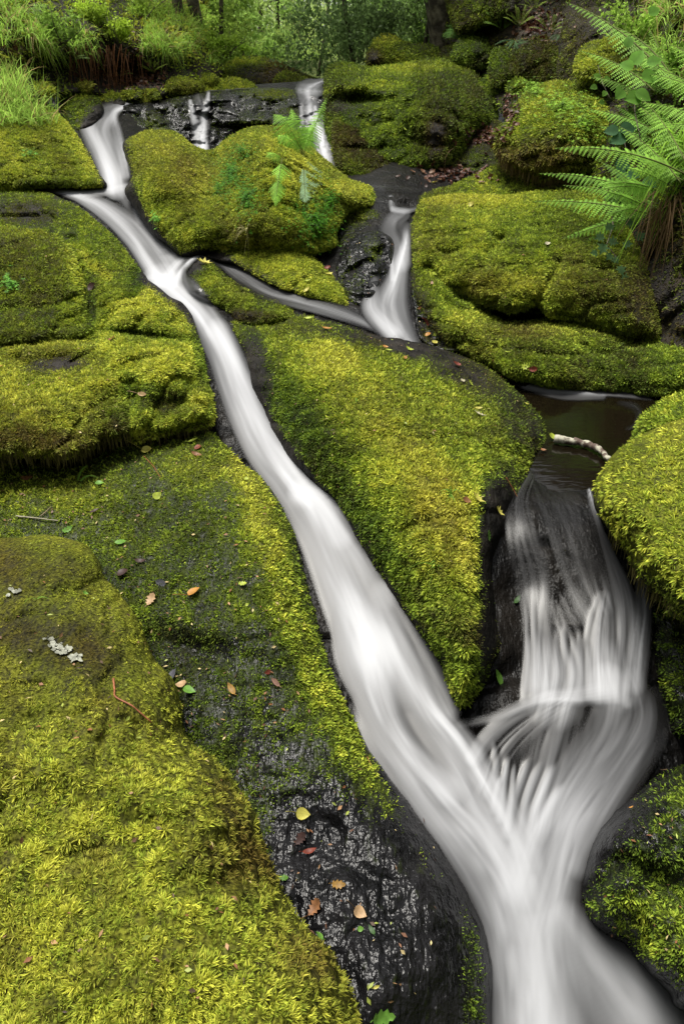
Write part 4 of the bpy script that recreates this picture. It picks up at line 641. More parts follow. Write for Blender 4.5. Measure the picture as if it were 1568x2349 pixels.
# ------------------------------------------------------------------ plant and litter helpers
class MB:
    def __init__(s): s.V, s.C, s.F, s.n = [], [], [], 0
    def add(s, V, Fc, C):
        V = np.asarray(V, float); s.V.append(V); Fc = np.asarray(Fc, int)
        if Fc.shape[1] == 4: Fc = np.vstack([Fc[:, [0, 1, 2]], Fc[:, [0, 2, 3]]])
        s.F.append(Fc + s.n); C = np.asarray(C, float)
        s.C.append(np.tile(C, (len(V), 1)) if C.ndim == 1 else C); s.n += len(V)
    def build(s, name, mat, parent=None, smooth=False):
        return mesh(name, np.vstack(s.V), np.vstack(s.F), mat, parent, smooth, col=np.vstack(s.C), attrs={'moss': np.zeros(s.n)})
def tube(mb, P, R, col, n=7, cap=True):
    P = np.asarray(P, float); R = np.asarray(R, float) * np.ones(len(P)); T = unit(np.gradient(P, axis=0)); a = np.array([.3, .2, .93]) if abs(T[0][2]) < .9 else np.array([1., 0, 0])
    S = unit(np.cross(T, a)); U = np.cross(S, T); th = np.linspace(0, 2 * np.pi, n, endpoint=False)
    V = (P[:, None] + R[:, None, None] * (S[:, None] * np.cos(th)[None, :, None] + U[:, None] * np.sin(th)[None, :, None])).reshape(-1, 3); m = len(P)
    Fq = [[i * n + j, i * n + (j + 1) % n, (i + 1) * n + (j + 1) % n, (i + 1) * n + j] for i in range(m - 1) for j in range(n)]
    V = np.vstack([V, P[:1], P[-1:]]); c0 = m * n
    tri = [[c0, (j + 1) % n, j, j] for j in range(n)] + [[c0 + 1, (m - 1) * n + j, (m - 1) * n + (j + 1) % n, (m - 1) * n + (j + 1) % n] for j in range(n)]
    F3 = np.array([[q[0], q[1], q[2]] for q in Fq] + [[q[0], q[2], q[3]] for q in Fq] + [[t[0], t[1], t[2]] for t in tri]); mb.add(V, F3, col)
def bez(a, b, c, t): t = np.asarray(t)[:, None]; return a * (1 - t) ** 2 + b * 2 * t * (1 - t) + c * t * t
UPV = np.array([0, 0, 1.])
def frond(mb, B, T, arch, width, npin=22, col=(.16, .30, .04), pinn=6, stalk=.15, up=UPV, fine=True, shape=0, stemcol=(.12, .14, .04), hang=.35):
    B = np.asarray(B, float); T = np.asarray(T, float); L = np.linalg.norm(T - B); Q = (B + T) / 2 + np.asarray(up) * arch + UPV * .0; t = np.linspace(0, 1, npin + 6); P = bez(B, Q, T, t)
    tube(mb, P, np.linspace(L * .006, L * .0015, len(P)), stemcol, 4)
    tg = unit(np.gradient(P, axis=0)); k = 0; col = np.array(col)
    for i, u0 in enumerate(t):
        if u0 < stalk: continue
        u = (u0 - stalk) / (1 - stalk); S = np.cross(tg[i], up); S = S / (np.linalg.norm(S) + 1e-9); Nn = np.cross(S, tg[i])
        pl = width * ((1 - u) ** .85 * min(1, .5 + u * 2.0) + .03) if shape == 0 else width * (math.sin(math.pi * min(1, (u + .06) / 1.06)) ** .6)
        for sg in (-1, 1):
            pd = unit(S * sg + tg[i] * .38 - UPV * (hang + .15 * random.random()) + RG.normal(0, .06, 3)); pl2 = pl * random.uniform(.85, 1.1); cc = col * random.uniform(.75, 1.25)
            pp = np.cross(pd, Nn); pp = pp / (np.linalg.norm(pp) + 1e-9)
            if not fine:
                w_ = max(L / npin * .42, .001); V = [P[i] - tg[i] * w_ * .8, P[i] + pd * pl2 * .5 - pp * w_ * .7, P[i] + pd * pl2, P[i] + pd * pl2 * .5 + pp * w_ * .7]; mb.add(V, [[0, 1, 2], [0, 2, 3]], cc); continue
            V = []; Fc = []; stp = pl2 / pinn
            for j in range(pinn):
                w0 = j / pinn; a = P[i] + pd * pl2 * w0 - UPV * pl2 * .12 * w0 * w0; l = max(L / npin * .58, .002) * (1 - w0 * .8)
                for s2 in (-1, 1):
                    b = len(V); V += [a, a + pd * stp * .95, a + pp * s2 * l + pd * stp * .75]; Fc.append([b, b + 1, b + 2])
            b = len(V); V += [P[i] + pd * pl2 * .85 - pp * stp * .2, P[i] + pd * pl2 * .85 + pp * stp * .2, P[i] + pd * pl2 * 1.05 - UPV * pl2 * .1]; Fc.append([b, b + 1, b + 2]); mb.add(V, Fc, cc)
def blade(mb, B, d, L, w_, droop, col, seg=4):
    B = np.asarray(B, float); d = unit(np.asarray(d, float)); s_ = np.cross(d, RG.normal(0, 1, 3)); s_ = s_ / (np.linalg.norm(s_) + 1e-9); t = np.linspace(0, 1, seg + 1)
    P = B + d * (L * t)[:, None] - UPV * (droop * L * t ** 2)[:, None]; ww = w_ * (1 - t ** 1.6) * .5 + .0002; V = np.stack([P - s_ * ww[:, None], P + s_ * ww[:, None]], 1).reshape(-1, 3)
    mb.add(V, [[2 * i, 2 * i + 1, 2 * i + 3, 2 * i + 2] for i in range(seg)], np.array(col) * random.uniform(.7, 1.25))
OUT = {'oval': [(0, 0), (.06, .22), (.2, .36), (.42, .40), (.66, .30), (.86, .13), (1, 0)],
       'long': [(0, 0), (.15, .13), (.4, .2), (.65, .17), (.88, .07), (1, 0)],
       'oak': [(0, 0), (.12, .10), (.2, .24), (.28, .14), (.4, .34), (.5, .2), (.64, .38), (.74, .22), (.88, .24), (1, 0)],
       'holly': [(0, 0), (.12, .26), (.22, .14), (.38, .34), (.5, .18), (.66, .30), (.76, .13), (.88, .14), (1, 0)],
       'star': [(0, 0), (-.06, .3), (.16, .22), (.22, .62), (.4, .26), (.6, .42), (.66, .16), (1, 0)]}
def leaf(mb, kind, P, nrm, head, size, col, curl=.25, fold=.2, stem=0):
    nrm = unit(np.asarray(nrm, float)); h = np.asarray(head, float); h = h - nrm * (h @ nrm); h = h / (np.linalg.norm(h) + 1e-9); s_ = np.cross(nrm, h); o = OUT[kind]
    pts = o + [(x, -y) for x, y in o[-2:0:-1]]; c = np.array(col); V = []; C = []
    def pt(x, y): return np.asarray(P) + (h * (x - .5) + s_ * y + nrm * (curl * (x - .5) ** 2 + fold * abs(y))) * size
    m = 6
    for x in np.linspace(.02, .97, m): V.append(pt(x, 0)); C.append(c * .72)
    for x, y in pts: V.append(pt(x, y)); C.append(c * random.uniform(.85, 1.2))
    Fc = []; n = len(pts); near = [min(range(m), key=lambda q: abs(np.linspace(.02, .97, m)[q] - x)) for x, y in pts]
    for i in range(n):
        j = (i + 1) % n; Fc.append([m + i, m + j, near[i]])
        if near[i] != near[j]: Fc.append([near[i], m + j, near[j]])
    mb.add(V, Fc, np.array(C))
    if stem:
        a = pt(0.02, 0); e = pt(-stem, random.uniform(-.1, .1)); tube(mb, bez(a, (a + e) / 2 + s_ * size * .08 + nrm * size * .05, e, np.linspace(0, 1, 5)), size * .022, c * .8, 4)
def px_dir(P, x2, y2):
    """world direction from world point P toward picture position x2,y2 at the same depth"""
    Z = (P - np.array([0, 0, CZ])) @ np.array([0, cp, -sp]); return W3(x2, y2, Z) - P
def foliage(mb, C, Rr, n, size, col, jit=.35, shell=.5, R=RG):
    v = unit(R.normal(size=(n, 3))) * (R.random((n, 1)) ** shell) * np.array(Rr) + np.array(C); a = unit(R.normal(size=(n, 3)) + np.array([0, 0, .3])); b = unit(np.cross(a, R.normal(size=(n, 3))))
    sz = size * R.uniform(.6, 1.3, (n, 1)); w_ = np.cross(a, b) * sz * .32; V = np.stack([v - b * sz * .5, v + w_, v + b * sz * .5, v - w_], 1).reshape(-1, 3)
    c = np.array(col) * R.uniform(1 - jit, 1 + jit, (n, 1)); mb.add(V, np.arange(4 * n).reshape(-1, 4), np.repeat(c, 4, 0))

# ------------------------------------------------------------------ woodland behind
LIME = (.30, .42, .09); MIDG = (.09, .16, .03); DKG = (.03, .06, .015)
def tree(name, label, xp, Zd, r, lean, crowns, col, lsize, zbase=None, bark=(.13, .12, .08), limbs=16, ybase=None, group='trees of the wood beyond the stream'):
    if ybase is None: px = (xp - 784) / F * Zd; py = cp * Zd + .33 * sp * Zd; B = np.array([px, py, 0.]); B[2] = gz(np.array([px]), np.array([py]))[0] - .1
    else: B = W3(xp, ybase, Zd) + np.array([0, 0, -.3])
    if zbase is not None: B[2] = zbase
    rt = empty(name, B); tag(rt, label, 'tree', group); H = 6.5; R = np.random.default_rng(int(xp * 7 + Zd)); t = np.linspace(0, 1, 14)
    P = np.stack([lean * t * H * .3 + .12 * np.sin(t * 7 + xp) * r * 8, 0 * t, t * H], -1) + np.cumsum(R.normal(0, r * .25, (14, 3)), 0) * [1, 1, 0]
    mb = MB(); tube(mb, P, r * (1.0 - .6 * t) * (1 + .6 * np.exp(-t * 22)), bark, 9)
    for k in range(limbs):
        a = P[R.integers(3, 10)]; d = unit(R.normal(size=3) * [1, 1, .5] + [0, 0, .15]) * R.uniform(1, 2.6); tt = np.linspace(0, 1, 8); L_ = bez(a, a + d * .5 + [0, 0, .3], a + d, tt) + np.cumsum(R.normal(0, .035, (8, 3)), 0)
        tube(mb, L_, r * .32 * (1 - .85 * tt), bark, 5)
        for q in range(3): e = L_[R.integers(3, 8)]; f = unit(R.normal(size=3)) * R.uniform(.3, .9); tube(mb, bez(e, e + f * .5 + [0, 0, .1], e + f, np.linspace(0, 1, 5)), [r * .1, r * .08, r * .06, r * .04, r * .02], bark, 4)
    tr = mb.build('trunk', M_BARK, rt, True); cr = MB()
    for (cx, cy, cz, rx, ry, rz, n) in crowns:
        for q in range(9):                              # clumps, with gaps between
            c = np.array([cx, cy, cz]) + unit(R.normal(size=3)) * R.uniform(.3, 1) * np.array([rx, ry, rz]); foliage(cr, c, np.array([rx, ry, rz]) * R.uniform(.25, .5), n // 9, lsize, np.array(col) * R.uniform(.7, 1.35), R=R)
    for q in range(4): foliage(cr, P[R.integers(3, 10)] + R.normal(0, .12, 3), np.array([.3, .3, .5]), 110, lsize * .8, np.array(col) * R.uniform(.5, 1.1), R=R)
    if crowns: cr.build('crown', M_LEAF, rt)
    return rt
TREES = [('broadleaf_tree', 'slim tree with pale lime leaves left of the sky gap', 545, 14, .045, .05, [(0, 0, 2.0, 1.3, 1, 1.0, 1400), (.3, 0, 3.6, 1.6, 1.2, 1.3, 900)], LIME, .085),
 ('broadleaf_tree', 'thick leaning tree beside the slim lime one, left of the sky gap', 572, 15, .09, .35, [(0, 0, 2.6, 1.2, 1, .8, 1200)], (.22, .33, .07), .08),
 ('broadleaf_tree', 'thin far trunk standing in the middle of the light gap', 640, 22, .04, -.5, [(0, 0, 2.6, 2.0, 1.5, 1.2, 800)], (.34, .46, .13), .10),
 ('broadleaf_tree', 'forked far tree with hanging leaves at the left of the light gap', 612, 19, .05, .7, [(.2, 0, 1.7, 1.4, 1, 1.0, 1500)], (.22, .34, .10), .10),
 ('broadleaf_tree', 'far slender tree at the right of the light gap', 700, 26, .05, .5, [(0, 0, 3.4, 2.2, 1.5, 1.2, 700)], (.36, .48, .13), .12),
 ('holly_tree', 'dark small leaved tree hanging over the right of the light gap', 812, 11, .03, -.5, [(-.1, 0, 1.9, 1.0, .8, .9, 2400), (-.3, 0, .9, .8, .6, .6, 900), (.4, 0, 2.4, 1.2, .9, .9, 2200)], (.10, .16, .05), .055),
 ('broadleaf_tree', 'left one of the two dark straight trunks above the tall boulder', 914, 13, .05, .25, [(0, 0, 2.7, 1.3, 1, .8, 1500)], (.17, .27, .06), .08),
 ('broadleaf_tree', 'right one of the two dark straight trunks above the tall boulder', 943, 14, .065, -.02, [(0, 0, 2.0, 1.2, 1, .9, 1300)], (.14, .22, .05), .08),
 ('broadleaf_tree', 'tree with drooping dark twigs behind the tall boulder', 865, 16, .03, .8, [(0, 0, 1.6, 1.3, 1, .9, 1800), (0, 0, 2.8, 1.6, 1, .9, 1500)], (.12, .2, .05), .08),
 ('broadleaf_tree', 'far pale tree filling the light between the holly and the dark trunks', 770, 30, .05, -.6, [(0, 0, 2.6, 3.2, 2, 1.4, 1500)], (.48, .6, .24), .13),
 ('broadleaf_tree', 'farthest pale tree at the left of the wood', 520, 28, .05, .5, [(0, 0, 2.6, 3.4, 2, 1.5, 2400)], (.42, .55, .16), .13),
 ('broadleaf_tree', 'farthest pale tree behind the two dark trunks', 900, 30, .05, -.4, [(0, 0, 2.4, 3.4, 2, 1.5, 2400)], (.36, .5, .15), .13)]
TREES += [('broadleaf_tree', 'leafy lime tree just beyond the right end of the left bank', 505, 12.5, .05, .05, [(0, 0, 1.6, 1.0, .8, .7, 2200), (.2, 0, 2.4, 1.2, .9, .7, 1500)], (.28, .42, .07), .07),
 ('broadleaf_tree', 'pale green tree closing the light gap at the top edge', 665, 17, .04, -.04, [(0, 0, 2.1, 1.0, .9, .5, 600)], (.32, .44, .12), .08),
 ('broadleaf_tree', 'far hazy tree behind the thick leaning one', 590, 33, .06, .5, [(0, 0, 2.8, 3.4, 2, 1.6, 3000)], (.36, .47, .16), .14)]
TREES = [t_[:6] + ([(c_[0], c_[1], c_[2] * .42 + .1, c_[3], c_[4], c_[5] * .85, int(c_[6] * (1.15 if t_[3] < 18 else .6))) for c_ in t_[6]],) + t_[7:] for t_ in TREES]
TREES += [('broadleaf_tree', 'low leafed lime tree behind the bright shrub at the left bank end', 535, 10.8, .03, .4, [(0, 0, .75, .7, .6, .45, 1500)], (.30, .44, .07), .055),
 ('broadleaf_tree', 'young tree with layered pale leaves left of the light gap', 600, 12.2, .028, -.5, [(0, 0, .9, .7, .6, .4, 1500), (.3, 0, .5, .5, .5, .3, 700)], (.24, .37, .08), .06),
 ('broadleaf_tree', 'young tree with sparse yellow green leaves inside the light gap', 735, 15, .03, .5, [(0, 0, 1.0, .8, .6, .5, 450)], (.36, .48, .12), .065),
 ('broadleaf_tree', 'young shaded tree in front of the two dark trunks', 935, 11, .028, .4, [(0, 0, .9, .7, .6, .4, 1500)], (.12, .2, .05), .055),
 ('broadleaf_tree', 'distant pale crown on the slope right of the light gap', 820, 24, .05, -.3, [(0, 0, 1.4, 2.0, 1.4, .8, 2400)], (.30, .42, .13), .10)]
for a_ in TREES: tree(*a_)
for nm, lab, xp, yb, Zd, r_, ln in [('mossy_tree', 'dark trunk at the top of the left bank, the left one of the pair', 404, 45, 8.6, .06, .06), ('mossy_tree', 'mossy trunk at the top of the left bank, the right one of the pair', 462, 62, 8.9, .075, -.02), ('mossy_tree', 'small dark trunk at the top edge above the bushes of the left bank', 300, 12, 8.8, .04, .2)]:
    tree(nm, lab, xp, Zd, r_, ln, [(0, 0, 3.2, 1.4, 1, .8, 900)], (.10, .17, .04), .07, ybase=yb, bark=(.035, .03, .018), group='tree trunks on the left bank')
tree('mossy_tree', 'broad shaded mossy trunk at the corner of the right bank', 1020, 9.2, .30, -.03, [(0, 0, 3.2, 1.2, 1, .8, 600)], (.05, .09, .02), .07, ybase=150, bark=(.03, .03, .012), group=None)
def bush(name, label, x, y, Zd, R3, n, size, col, cat='bush', stems=8, group=None, ground_z=None):
    C = W3(x, y, Zd); rt = empty(name, C - np.array([0, 0, R3[2]])); tag(rt, label, cat, group); R = np.random.default_rng(int(x * 3 + y)); mb = MB()
    for k in range(stems):
        e = unit(R.normal(size=3) + [0, 0, .8]) * np.array(R3) * .9 + [0, 0, R3[2]]; tube(mb, bez(R.normal(0, .03, 3), e * .5 + R.normal(0, .05, 3), e, np.linspace(0, 1, 6)), np.linspace(.006, .0015, 6) * (R3[0] / .3 + 1) * .6, (.06, .04, .02), 4)
    mb.build('stems', M_BARK, rt); cr = MB()
    for q in range(12): foliage(cr, np.array([0, 0, R3[2]]) + unit(R.normal(size=3)) * R.uniform(.1, .85) * np.array(R3), np.array(R3) * R.uniform(.25, .5), n // 12, size, np.array(col) * R.uniform(.65, 1.35), R=R)
    cr.build('leaves', M_LEAF, rt); return rt
G2 = 'shrubs of the wood behind'
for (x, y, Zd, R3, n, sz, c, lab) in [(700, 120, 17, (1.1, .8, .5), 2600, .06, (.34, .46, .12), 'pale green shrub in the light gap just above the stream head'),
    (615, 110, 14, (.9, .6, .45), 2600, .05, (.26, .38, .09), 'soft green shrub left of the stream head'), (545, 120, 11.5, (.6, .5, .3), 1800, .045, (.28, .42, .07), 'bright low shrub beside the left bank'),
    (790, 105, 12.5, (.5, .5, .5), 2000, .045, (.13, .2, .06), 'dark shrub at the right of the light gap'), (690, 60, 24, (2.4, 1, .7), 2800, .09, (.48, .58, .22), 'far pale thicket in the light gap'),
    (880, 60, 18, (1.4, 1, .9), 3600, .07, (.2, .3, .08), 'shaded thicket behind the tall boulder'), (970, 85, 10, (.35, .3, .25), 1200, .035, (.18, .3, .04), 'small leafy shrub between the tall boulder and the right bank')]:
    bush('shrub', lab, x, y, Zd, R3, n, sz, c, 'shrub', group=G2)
# bank plants
for (x, y, R3, n, sz, c, lab) in [(215, 30, (.42, .3, .2), 2600, .030, (.26, .38, .035), 'big lime green bilberry bush on the left bank'), (275, 75, (.26, .25, .15), 1300, .028, (.28, .40, .035), 'small lime green bilberry bush hanging over the brown hollow'),
    (130, 60, (.3, .25, .2), 1200, .03, (.16, .26, .04), 'darker bush between the ferns and the lime bush'), (330, 20, (.3, .25, .16), 1200, .03, (.27, .4, .05), 'lime bush beside the dark trunk'), (520, 95, (.3, .25, .14), 1200, .035, (.28, .42, .05), 'bright bush at the right end of the left bank')]:
    z = surfZ([x], [y], [lb])[0]; z = 8.8 if z > 1e8 else z; bush('bilberry_bush', lab, x, y, z - .25, R3, n, sz, c, group='bushes on the left bank')
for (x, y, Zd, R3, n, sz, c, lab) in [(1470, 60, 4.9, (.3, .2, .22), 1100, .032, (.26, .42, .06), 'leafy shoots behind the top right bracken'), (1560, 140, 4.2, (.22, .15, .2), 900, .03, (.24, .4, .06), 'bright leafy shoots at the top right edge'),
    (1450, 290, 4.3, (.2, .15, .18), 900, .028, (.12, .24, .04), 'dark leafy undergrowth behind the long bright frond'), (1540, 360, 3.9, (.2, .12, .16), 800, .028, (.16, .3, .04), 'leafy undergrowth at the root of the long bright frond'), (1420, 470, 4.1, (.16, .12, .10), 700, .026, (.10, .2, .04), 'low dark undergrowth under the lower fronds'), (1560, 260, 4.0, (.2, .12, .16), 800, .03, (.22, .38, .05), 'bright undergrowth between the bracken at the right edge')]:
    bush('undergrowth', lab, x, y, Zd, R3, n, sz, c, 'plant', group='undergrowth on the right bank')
def grass(name, regions, n, L, w_, col, droop=.6, only=None, dirs=(0, 0, 1), spread=.5):
    mb = MB()
    for (x0, y0, x1, y1, wt, *o_) in regions:
        m = int(n * wt); xs = RG.uniform(x0, x1, m); ys = RG.uniform(y0, y1, m); zz = surfZ(xs, ys, only); cl = fbm(np.stack([xs / 25, ys / 25, 0 * xs], -1), 2, 8)
        for x, y, z, g in zip(xs, ys, zz, cl):
            if z > 1e8 or random.random() > (g - .3) * 3.2: continue
            f = 1.0 if random.random() < .85 else 0.; c = np.array(o_[0] if o_ else col); c = c if f else np.array((.32, .24, .10))
            blade(mb, W3(x, y, z), np.array(dirs) + RG.normal(0, spread, 3) * [1, 1, .3] + [0, -.2, 0], L * random.uniform(.5, 1.25), w_, droop * random.uniform(.3, 1.6), c)
    return tag(mb.build(name, M_LEAF), kind='stuff')
GR = (.26, .42, .06)
grass('grass', [(-300, 20, -20, 180, .7), (0, 40, 130, 110, .9), (330, 60, 470, 130, .9), (360, 25, 475, 70, .5), (470, 80, 560, 150, .4), (90, 80, 220, 130, .25), (300, 0, 420, 40, .4), (0, 0, 100, 50, .2)], 2400, .30, .007, GR, 1.0, [lb])
grass('grass', [(-60, 225, 95, 290, 1), (60, 235, 135, 290, .3), (-60, 170, 60, 230, .7)], 1300, .34, .007, (.3, .46, .08), .5)
grass('grass', [(1480, 0, 1640, 60, .5), (1400, 20, 1500, 130, .2), (1480, 90, 1640, 200, .45)], 1300, .30, .0075, (.28, .44, .07), .9, [rb])
mb = MB()
for k in range(110):      # long blades springing left over the edge of the right bank
    x, y = random.uniform(1530, 1640), random.uniform(300, 420); P = W3(x, y, 3.5); blade(mb, P, np.array([random.uniform(-.9, .4), random.uniform(-.6, .1), random.uniform(.1, 1.1)]), random.uniform(.25, .55), .010, random.uniform(.8, 2.2), (.20, .36, .03), 6)
tag(mb.build('grass_tuft', M_LEAF), 'broad arching green grass tuft hanging at the right edge over brown dead blades', 'grass')
mb = MB()
for k in range(60):
    x, y = random.gauss(1535, 26), random.uniform(425, 480); P = W3(x, y, 3.45); blade(mb, P, np.array([random.uniform(-.25, .1), random.uniform(-.3, .1), random.uniform(-.8, .1)]), random.uniform(.15, .32), .006, random.uniform(.6, 1.5), (.17, .11, .055), 6)
tag(mb.build('dead_grass', M_LEAF), 'dead brown grass blades hanging down the dark bank at the right edge', 'grass')
def litter(name, regions, n, sz, only=None):
    mb = MB()
    for (x0, y0, x1, y1, wt) in regions:
        m = int(n * wt); xs = RG.normal((x0 + x1) / 2, (x1 - x0) / 4, m); ys = RG.normal((y0 + y1) / 2, (y1 - y0) / 4, m)
        for P, nr in zip(*at_many(xs, ys, .01, only)):
            if P[1] > 60: continue
            leaf(mb, random.choice(['oak', 'oval']), P, nr + RG.normal(0, .5, 3), RG.normal(0, 1, 3), sz * random.uniform(.6, 1.3), np.array([(.06, .02, .012), (.09, .032, .016), (.035, .016, .01), (.12, .06, .03)][RG.integers(4)]) , .5, .4)
    return tag(mb.build(name, M_DEAD), kind='stuff')
litter('leaf_litter', [(255, 155, 375, 205, 1.1), (300, 60, 340, 150, .5), (180, 110, 290, 200, .5), (0, 100, 60, 180, .2), (1170, 20, 1290, 90, 1.2), (1060, 290, 1160, 340, .5), (1150, 210, 1190, 300, .3), (940, 380, 1130, 420, .5)], 300, .042)
def debris(name, regions, sz):
    mb = MB()
    for (x0, y0, x1, y1, n) in regions:
        for P, nr in zip(*at_many(RG.uniform(x0, x1, n), RG.uniform(y0, y1, n), .006)):
            if P[1] > 60: continue
            a = unit(RG.normal(0, 1, 3) - 0); a = unit(a - nr * (a @ nr)); b = np.cross(nr, a); s_ = sz * random.uniform(.5, 1.6); w_ = s_ * random.uniform(.12, .6); c = np.array(random.choice([(.16, .07, .03), (.28, .16, .08), (.05, .03, .02), (.38, .30, .14), (.10, .05, .03), (.22, .26, .05)]))
            mb.add([P - a * s_ * .5, P + b * w_ * .5 + nr * s_ * .15, P + a * s_ * .5, P - b * w_ * .5], [[0, 1, 2], [0, 2, 3]], c * random.uniform(.6, 1.2))
    return tag(mb.build(name, M_DEAD), kind='stuff')
debris('plant_debris', [(230, 1050, 720, 1700, 260), (420, 1700, 1000, 2300, 120), (0, 1070, 250, 1220, 90), (620, 740, 1200, 1000, 170), (700, 950, 1120, 1400, 60), (0, 1250, 330, 1700, 60), (0, 1750, 600, 2349, 40), (0, 450, 330, 780, 90), (0, 790, 300, 1000, 60), (950, 460, 1400, 700, 60), (1380, 1800, 1568, 2200, 50), (780, 480, 1000, 800, 90), (300, 320, 780, 560, 60)], .010)
# ------------------------------------------------------------------ ferns
def fern(name, label, fr, group=None, col=(.17, .32, .04)):
    """fr: (bx,by,bZ, tx,ty,tZ, arch, width, fine, shape)"""
    B0 = W3(*fr[0][:3]); rt = empty(name, B0); tag(rt, label, 'fern', group)
    if name == 'bracken_fern':
        for k in range(6):
            f = fr[k % len(fr)]; u_ = random.uniform(.55, .9); fr = fr + [(f[0] + random.uniform(-14, 14), f[1] + random.uniform(-14, 14), f[2] + .05, f[0] + (f[3] - f[0]) * u_ + random.uniform(-40, 60), f[1] + (f[4] - f[1]) * u_ + random.uniform(-70, 60), f[5] + random.uniform(-.1, .2), f[6] * random.uniform(.8, 1.6), f[7] * .85, dict(f[8] if len(f) > 8 else {}, col=np.array(col) * random.uniform(.6, 1.0)))]
    for f in fr:
        a = W3(*f[:3]) - B0; b = W3(*f[3:6]) - B0; L = np.linalg.norm(b - a); mb = MB(); o_ = f[8] if len(f) > 8 else {}; f = list(f); f[7] *= (1.12 if name == 'bracken_fern' else 1.35) if o_.get('fine', True) else 1
        frond(mb, a, b, f[6], f[7], col=np.array(o_.get('col', col)) * random.uniform(.85, 1.15), npin=int(o_.get('n', 24) * (1 if not o_.get('fine', True) else .72)), fine=o_.get('fine', True), pinn=o_.get('pinn', 8), shape=o_.get('shape', 0), up=np.array(o_.get('up', (0, 0, 1.))), stalk=o_.get('stalk', .12)); mb.build('frond', M_FERN, rt)
    return rt
fU = dict(up=(0, -.7, .7)); GF = 'ferns on the right bank'
fern('bracken_fern', 'bright bracken with a long frond reaching left over the overhanging boulder', [(1570, 400, 3.3, 1275, 340, 3.5, .12, .10, dict(n=30, **fU)), (1560, 420, 3.3, 1420, 290, 3.6, .06, .08, fU), (1540, 430, 3.4, 1440, 385, 3.3, .03, .07, fU), (1575, 380, 3.3, 1470, 225, 3.7, .05, .09, fU)], GF, (.18, .34, .04))
fern('bracken_fern', 'bracken whose fronds spread left over the top of the smooth boulder', [(1500, 455, 3.6, 1240, 398, 3.9, .10, .085, dict(n=30, **fU)), (1520, 500, 3.5, 1228, 462, 3.9, .09, .10, dict(n=32, **fU)), (1490, 480, 3.6, 1390, 440, 3.4, .03, .08, fU), (1500, 470, 3.6, 1380, 372, 3.7, .04, .075, fU), (1480, 500, 3.6, 1275, 556, 3.8, .10, .06, dict(n=26, **fU)), (1510, 440, 3.5, 1370, 425, 3.4, .08, .08, fU)], GF, (.16, .32, .04))
fern('bracken_fern', 'bracken at the top right with a frond arching up to the frame edge', [(1540, 190, 4.0, 1300, 6, 4.6, .12, .11, dict(n=32, **fU)), (1500, 210, 4.0, 1335, 118, 4.5, .08, .10, fU), (1530, 200, 4.0, 1420, 70, 4.5, .05, .09, fU), (1490, 230, 4.1, 1350, 176, 4.4, .07, .08, fU), (1560, 210, 3.9, 1450, 120, 4.2, .07, .10, fU)], GF, (.17, .32, .045))
fern('bracken_fern', 'dark green bracken between the top one and the long bright frond', [(1520, 310, 4.0, 1350, 250, 4.4, .06, .09, fU), (1520, 330, 4.0, 1375, 290, 4.3, .05, .085, fU), (1530, 300, 4.0, 1440, 215, 4.3, .04, .09, fU), (1560, 320, 3.8, 1500, 240, 4.1, .03, .09, fU)], GF, (.17, .34, .045))
fern('bracken_fern', 'bracken leaning out at the right edge above the arching grass', [(1640, 290, 3.4, 1470, 235, 3.7, .06, .09, fU), (1640, 300, 3.4, 1490, 290, 3.6, .05, .09, fU), (1650, 240, 3.5, 1490, 170, 3.9, .06, .10, fU), (1640, 190, 3.7, 1530, 100, 4.2, .06, .10, fU)], GF, (.18, .34, .04))
def sz_(x, y, only): z = surfZ([x], [y], only)[0]; return z if z < 1e8 else None
EZ = lambda x, y, d=.04: (sz_(x, y, [E.rel]) or 4.7) - d
r1 = (695, 356, EZ(695, 356)); r2 = (648, 362, EZ(648, 362))
fern('lady_fern', 'fern growing out of the top of the central boulder', [(*r1, 748, 226, r1[2] + .05, .02, .075, dict(n=30, up=(0, -.8, .5))), (*r1, 628, 262, r1[2] - .05, .14, .13, dict(n=32, up=(0, -.5, .85))), (*r1, 634, 314, r1[2] - .1, .10, .09, dict(n=26, up=(0, -.6, .8))),
    (*r2, 632, 470, EZ(632, 470, .07), .10, .085, dict(n=30, up=(0, -1, .2))), (*r1, 701, 462, EZ(701, 462, .09), .12, .13, dict(n=30, up=(0, -1, .2), col=(.22, .34, .18))), (*r1, 722, 278, r1[2], .03, .08, dict(n=22, up=(0, -.8, .5))), (*r2, 610, 360, r2[2] - .06, .05, .06, dict(n=18, up=(0, -.6, .8))), (*r1, 668, 250, r1[2], .06, .10, dict(n=26, up=(0, -.7, .7)))], None, (.20, .40, .045))
fern('lady_fern', 'feathery fern at the top left corner of the left bank', [(40, 70, 6.6, 110, 10, 6.6, .15, .14, dict(n=22, up=(0, -.5, .8))), (35, 75, 6.6, -30, 20, 6.5, .15, .14, dict(n=22, up=(0, -.5, .8))), (45, 60, 6.6, 60, -10, 6.7, .08, .13, dict(n=22, up=(0, -.5, .8))), (50, 70, 6.5, 125, 55, 6.4, .12, .12, dict(n=22, up=(0, -.5, .8)))], 'ferns on the left bank', (.26, .44, .08))
fern('lady_fern', 'pale fern where the left bank meets the wood', [(520, 140, 9.0, 475, 100, 9.0, .15, .12, dict(fine=False, up=(0, -.5, .8))), (520, 140, 9.0, 545, 105, 9.0, .15, .12, dict(fine=False, up=(0, -.5, .8))), (520, 142, 9.0, 500, 125, 8.8, .12, .12, dict(fine=False, up=(0, -.5, .8)))], 'ferns on the left bank', (.22, .38, .06))
fern('lady_fern', 'small fern standing against the dark trunk on the right bank corner', [(1030, 92, 8.2, 1082, 28, 8.3, .12, .16, dict(up=(0, -.5, .8))), (1030, 92, 8.2, 1040, 55, 8.3, .05, .1, dict(up=(0, -.5, .8)))], None, (.10, .22, .035))
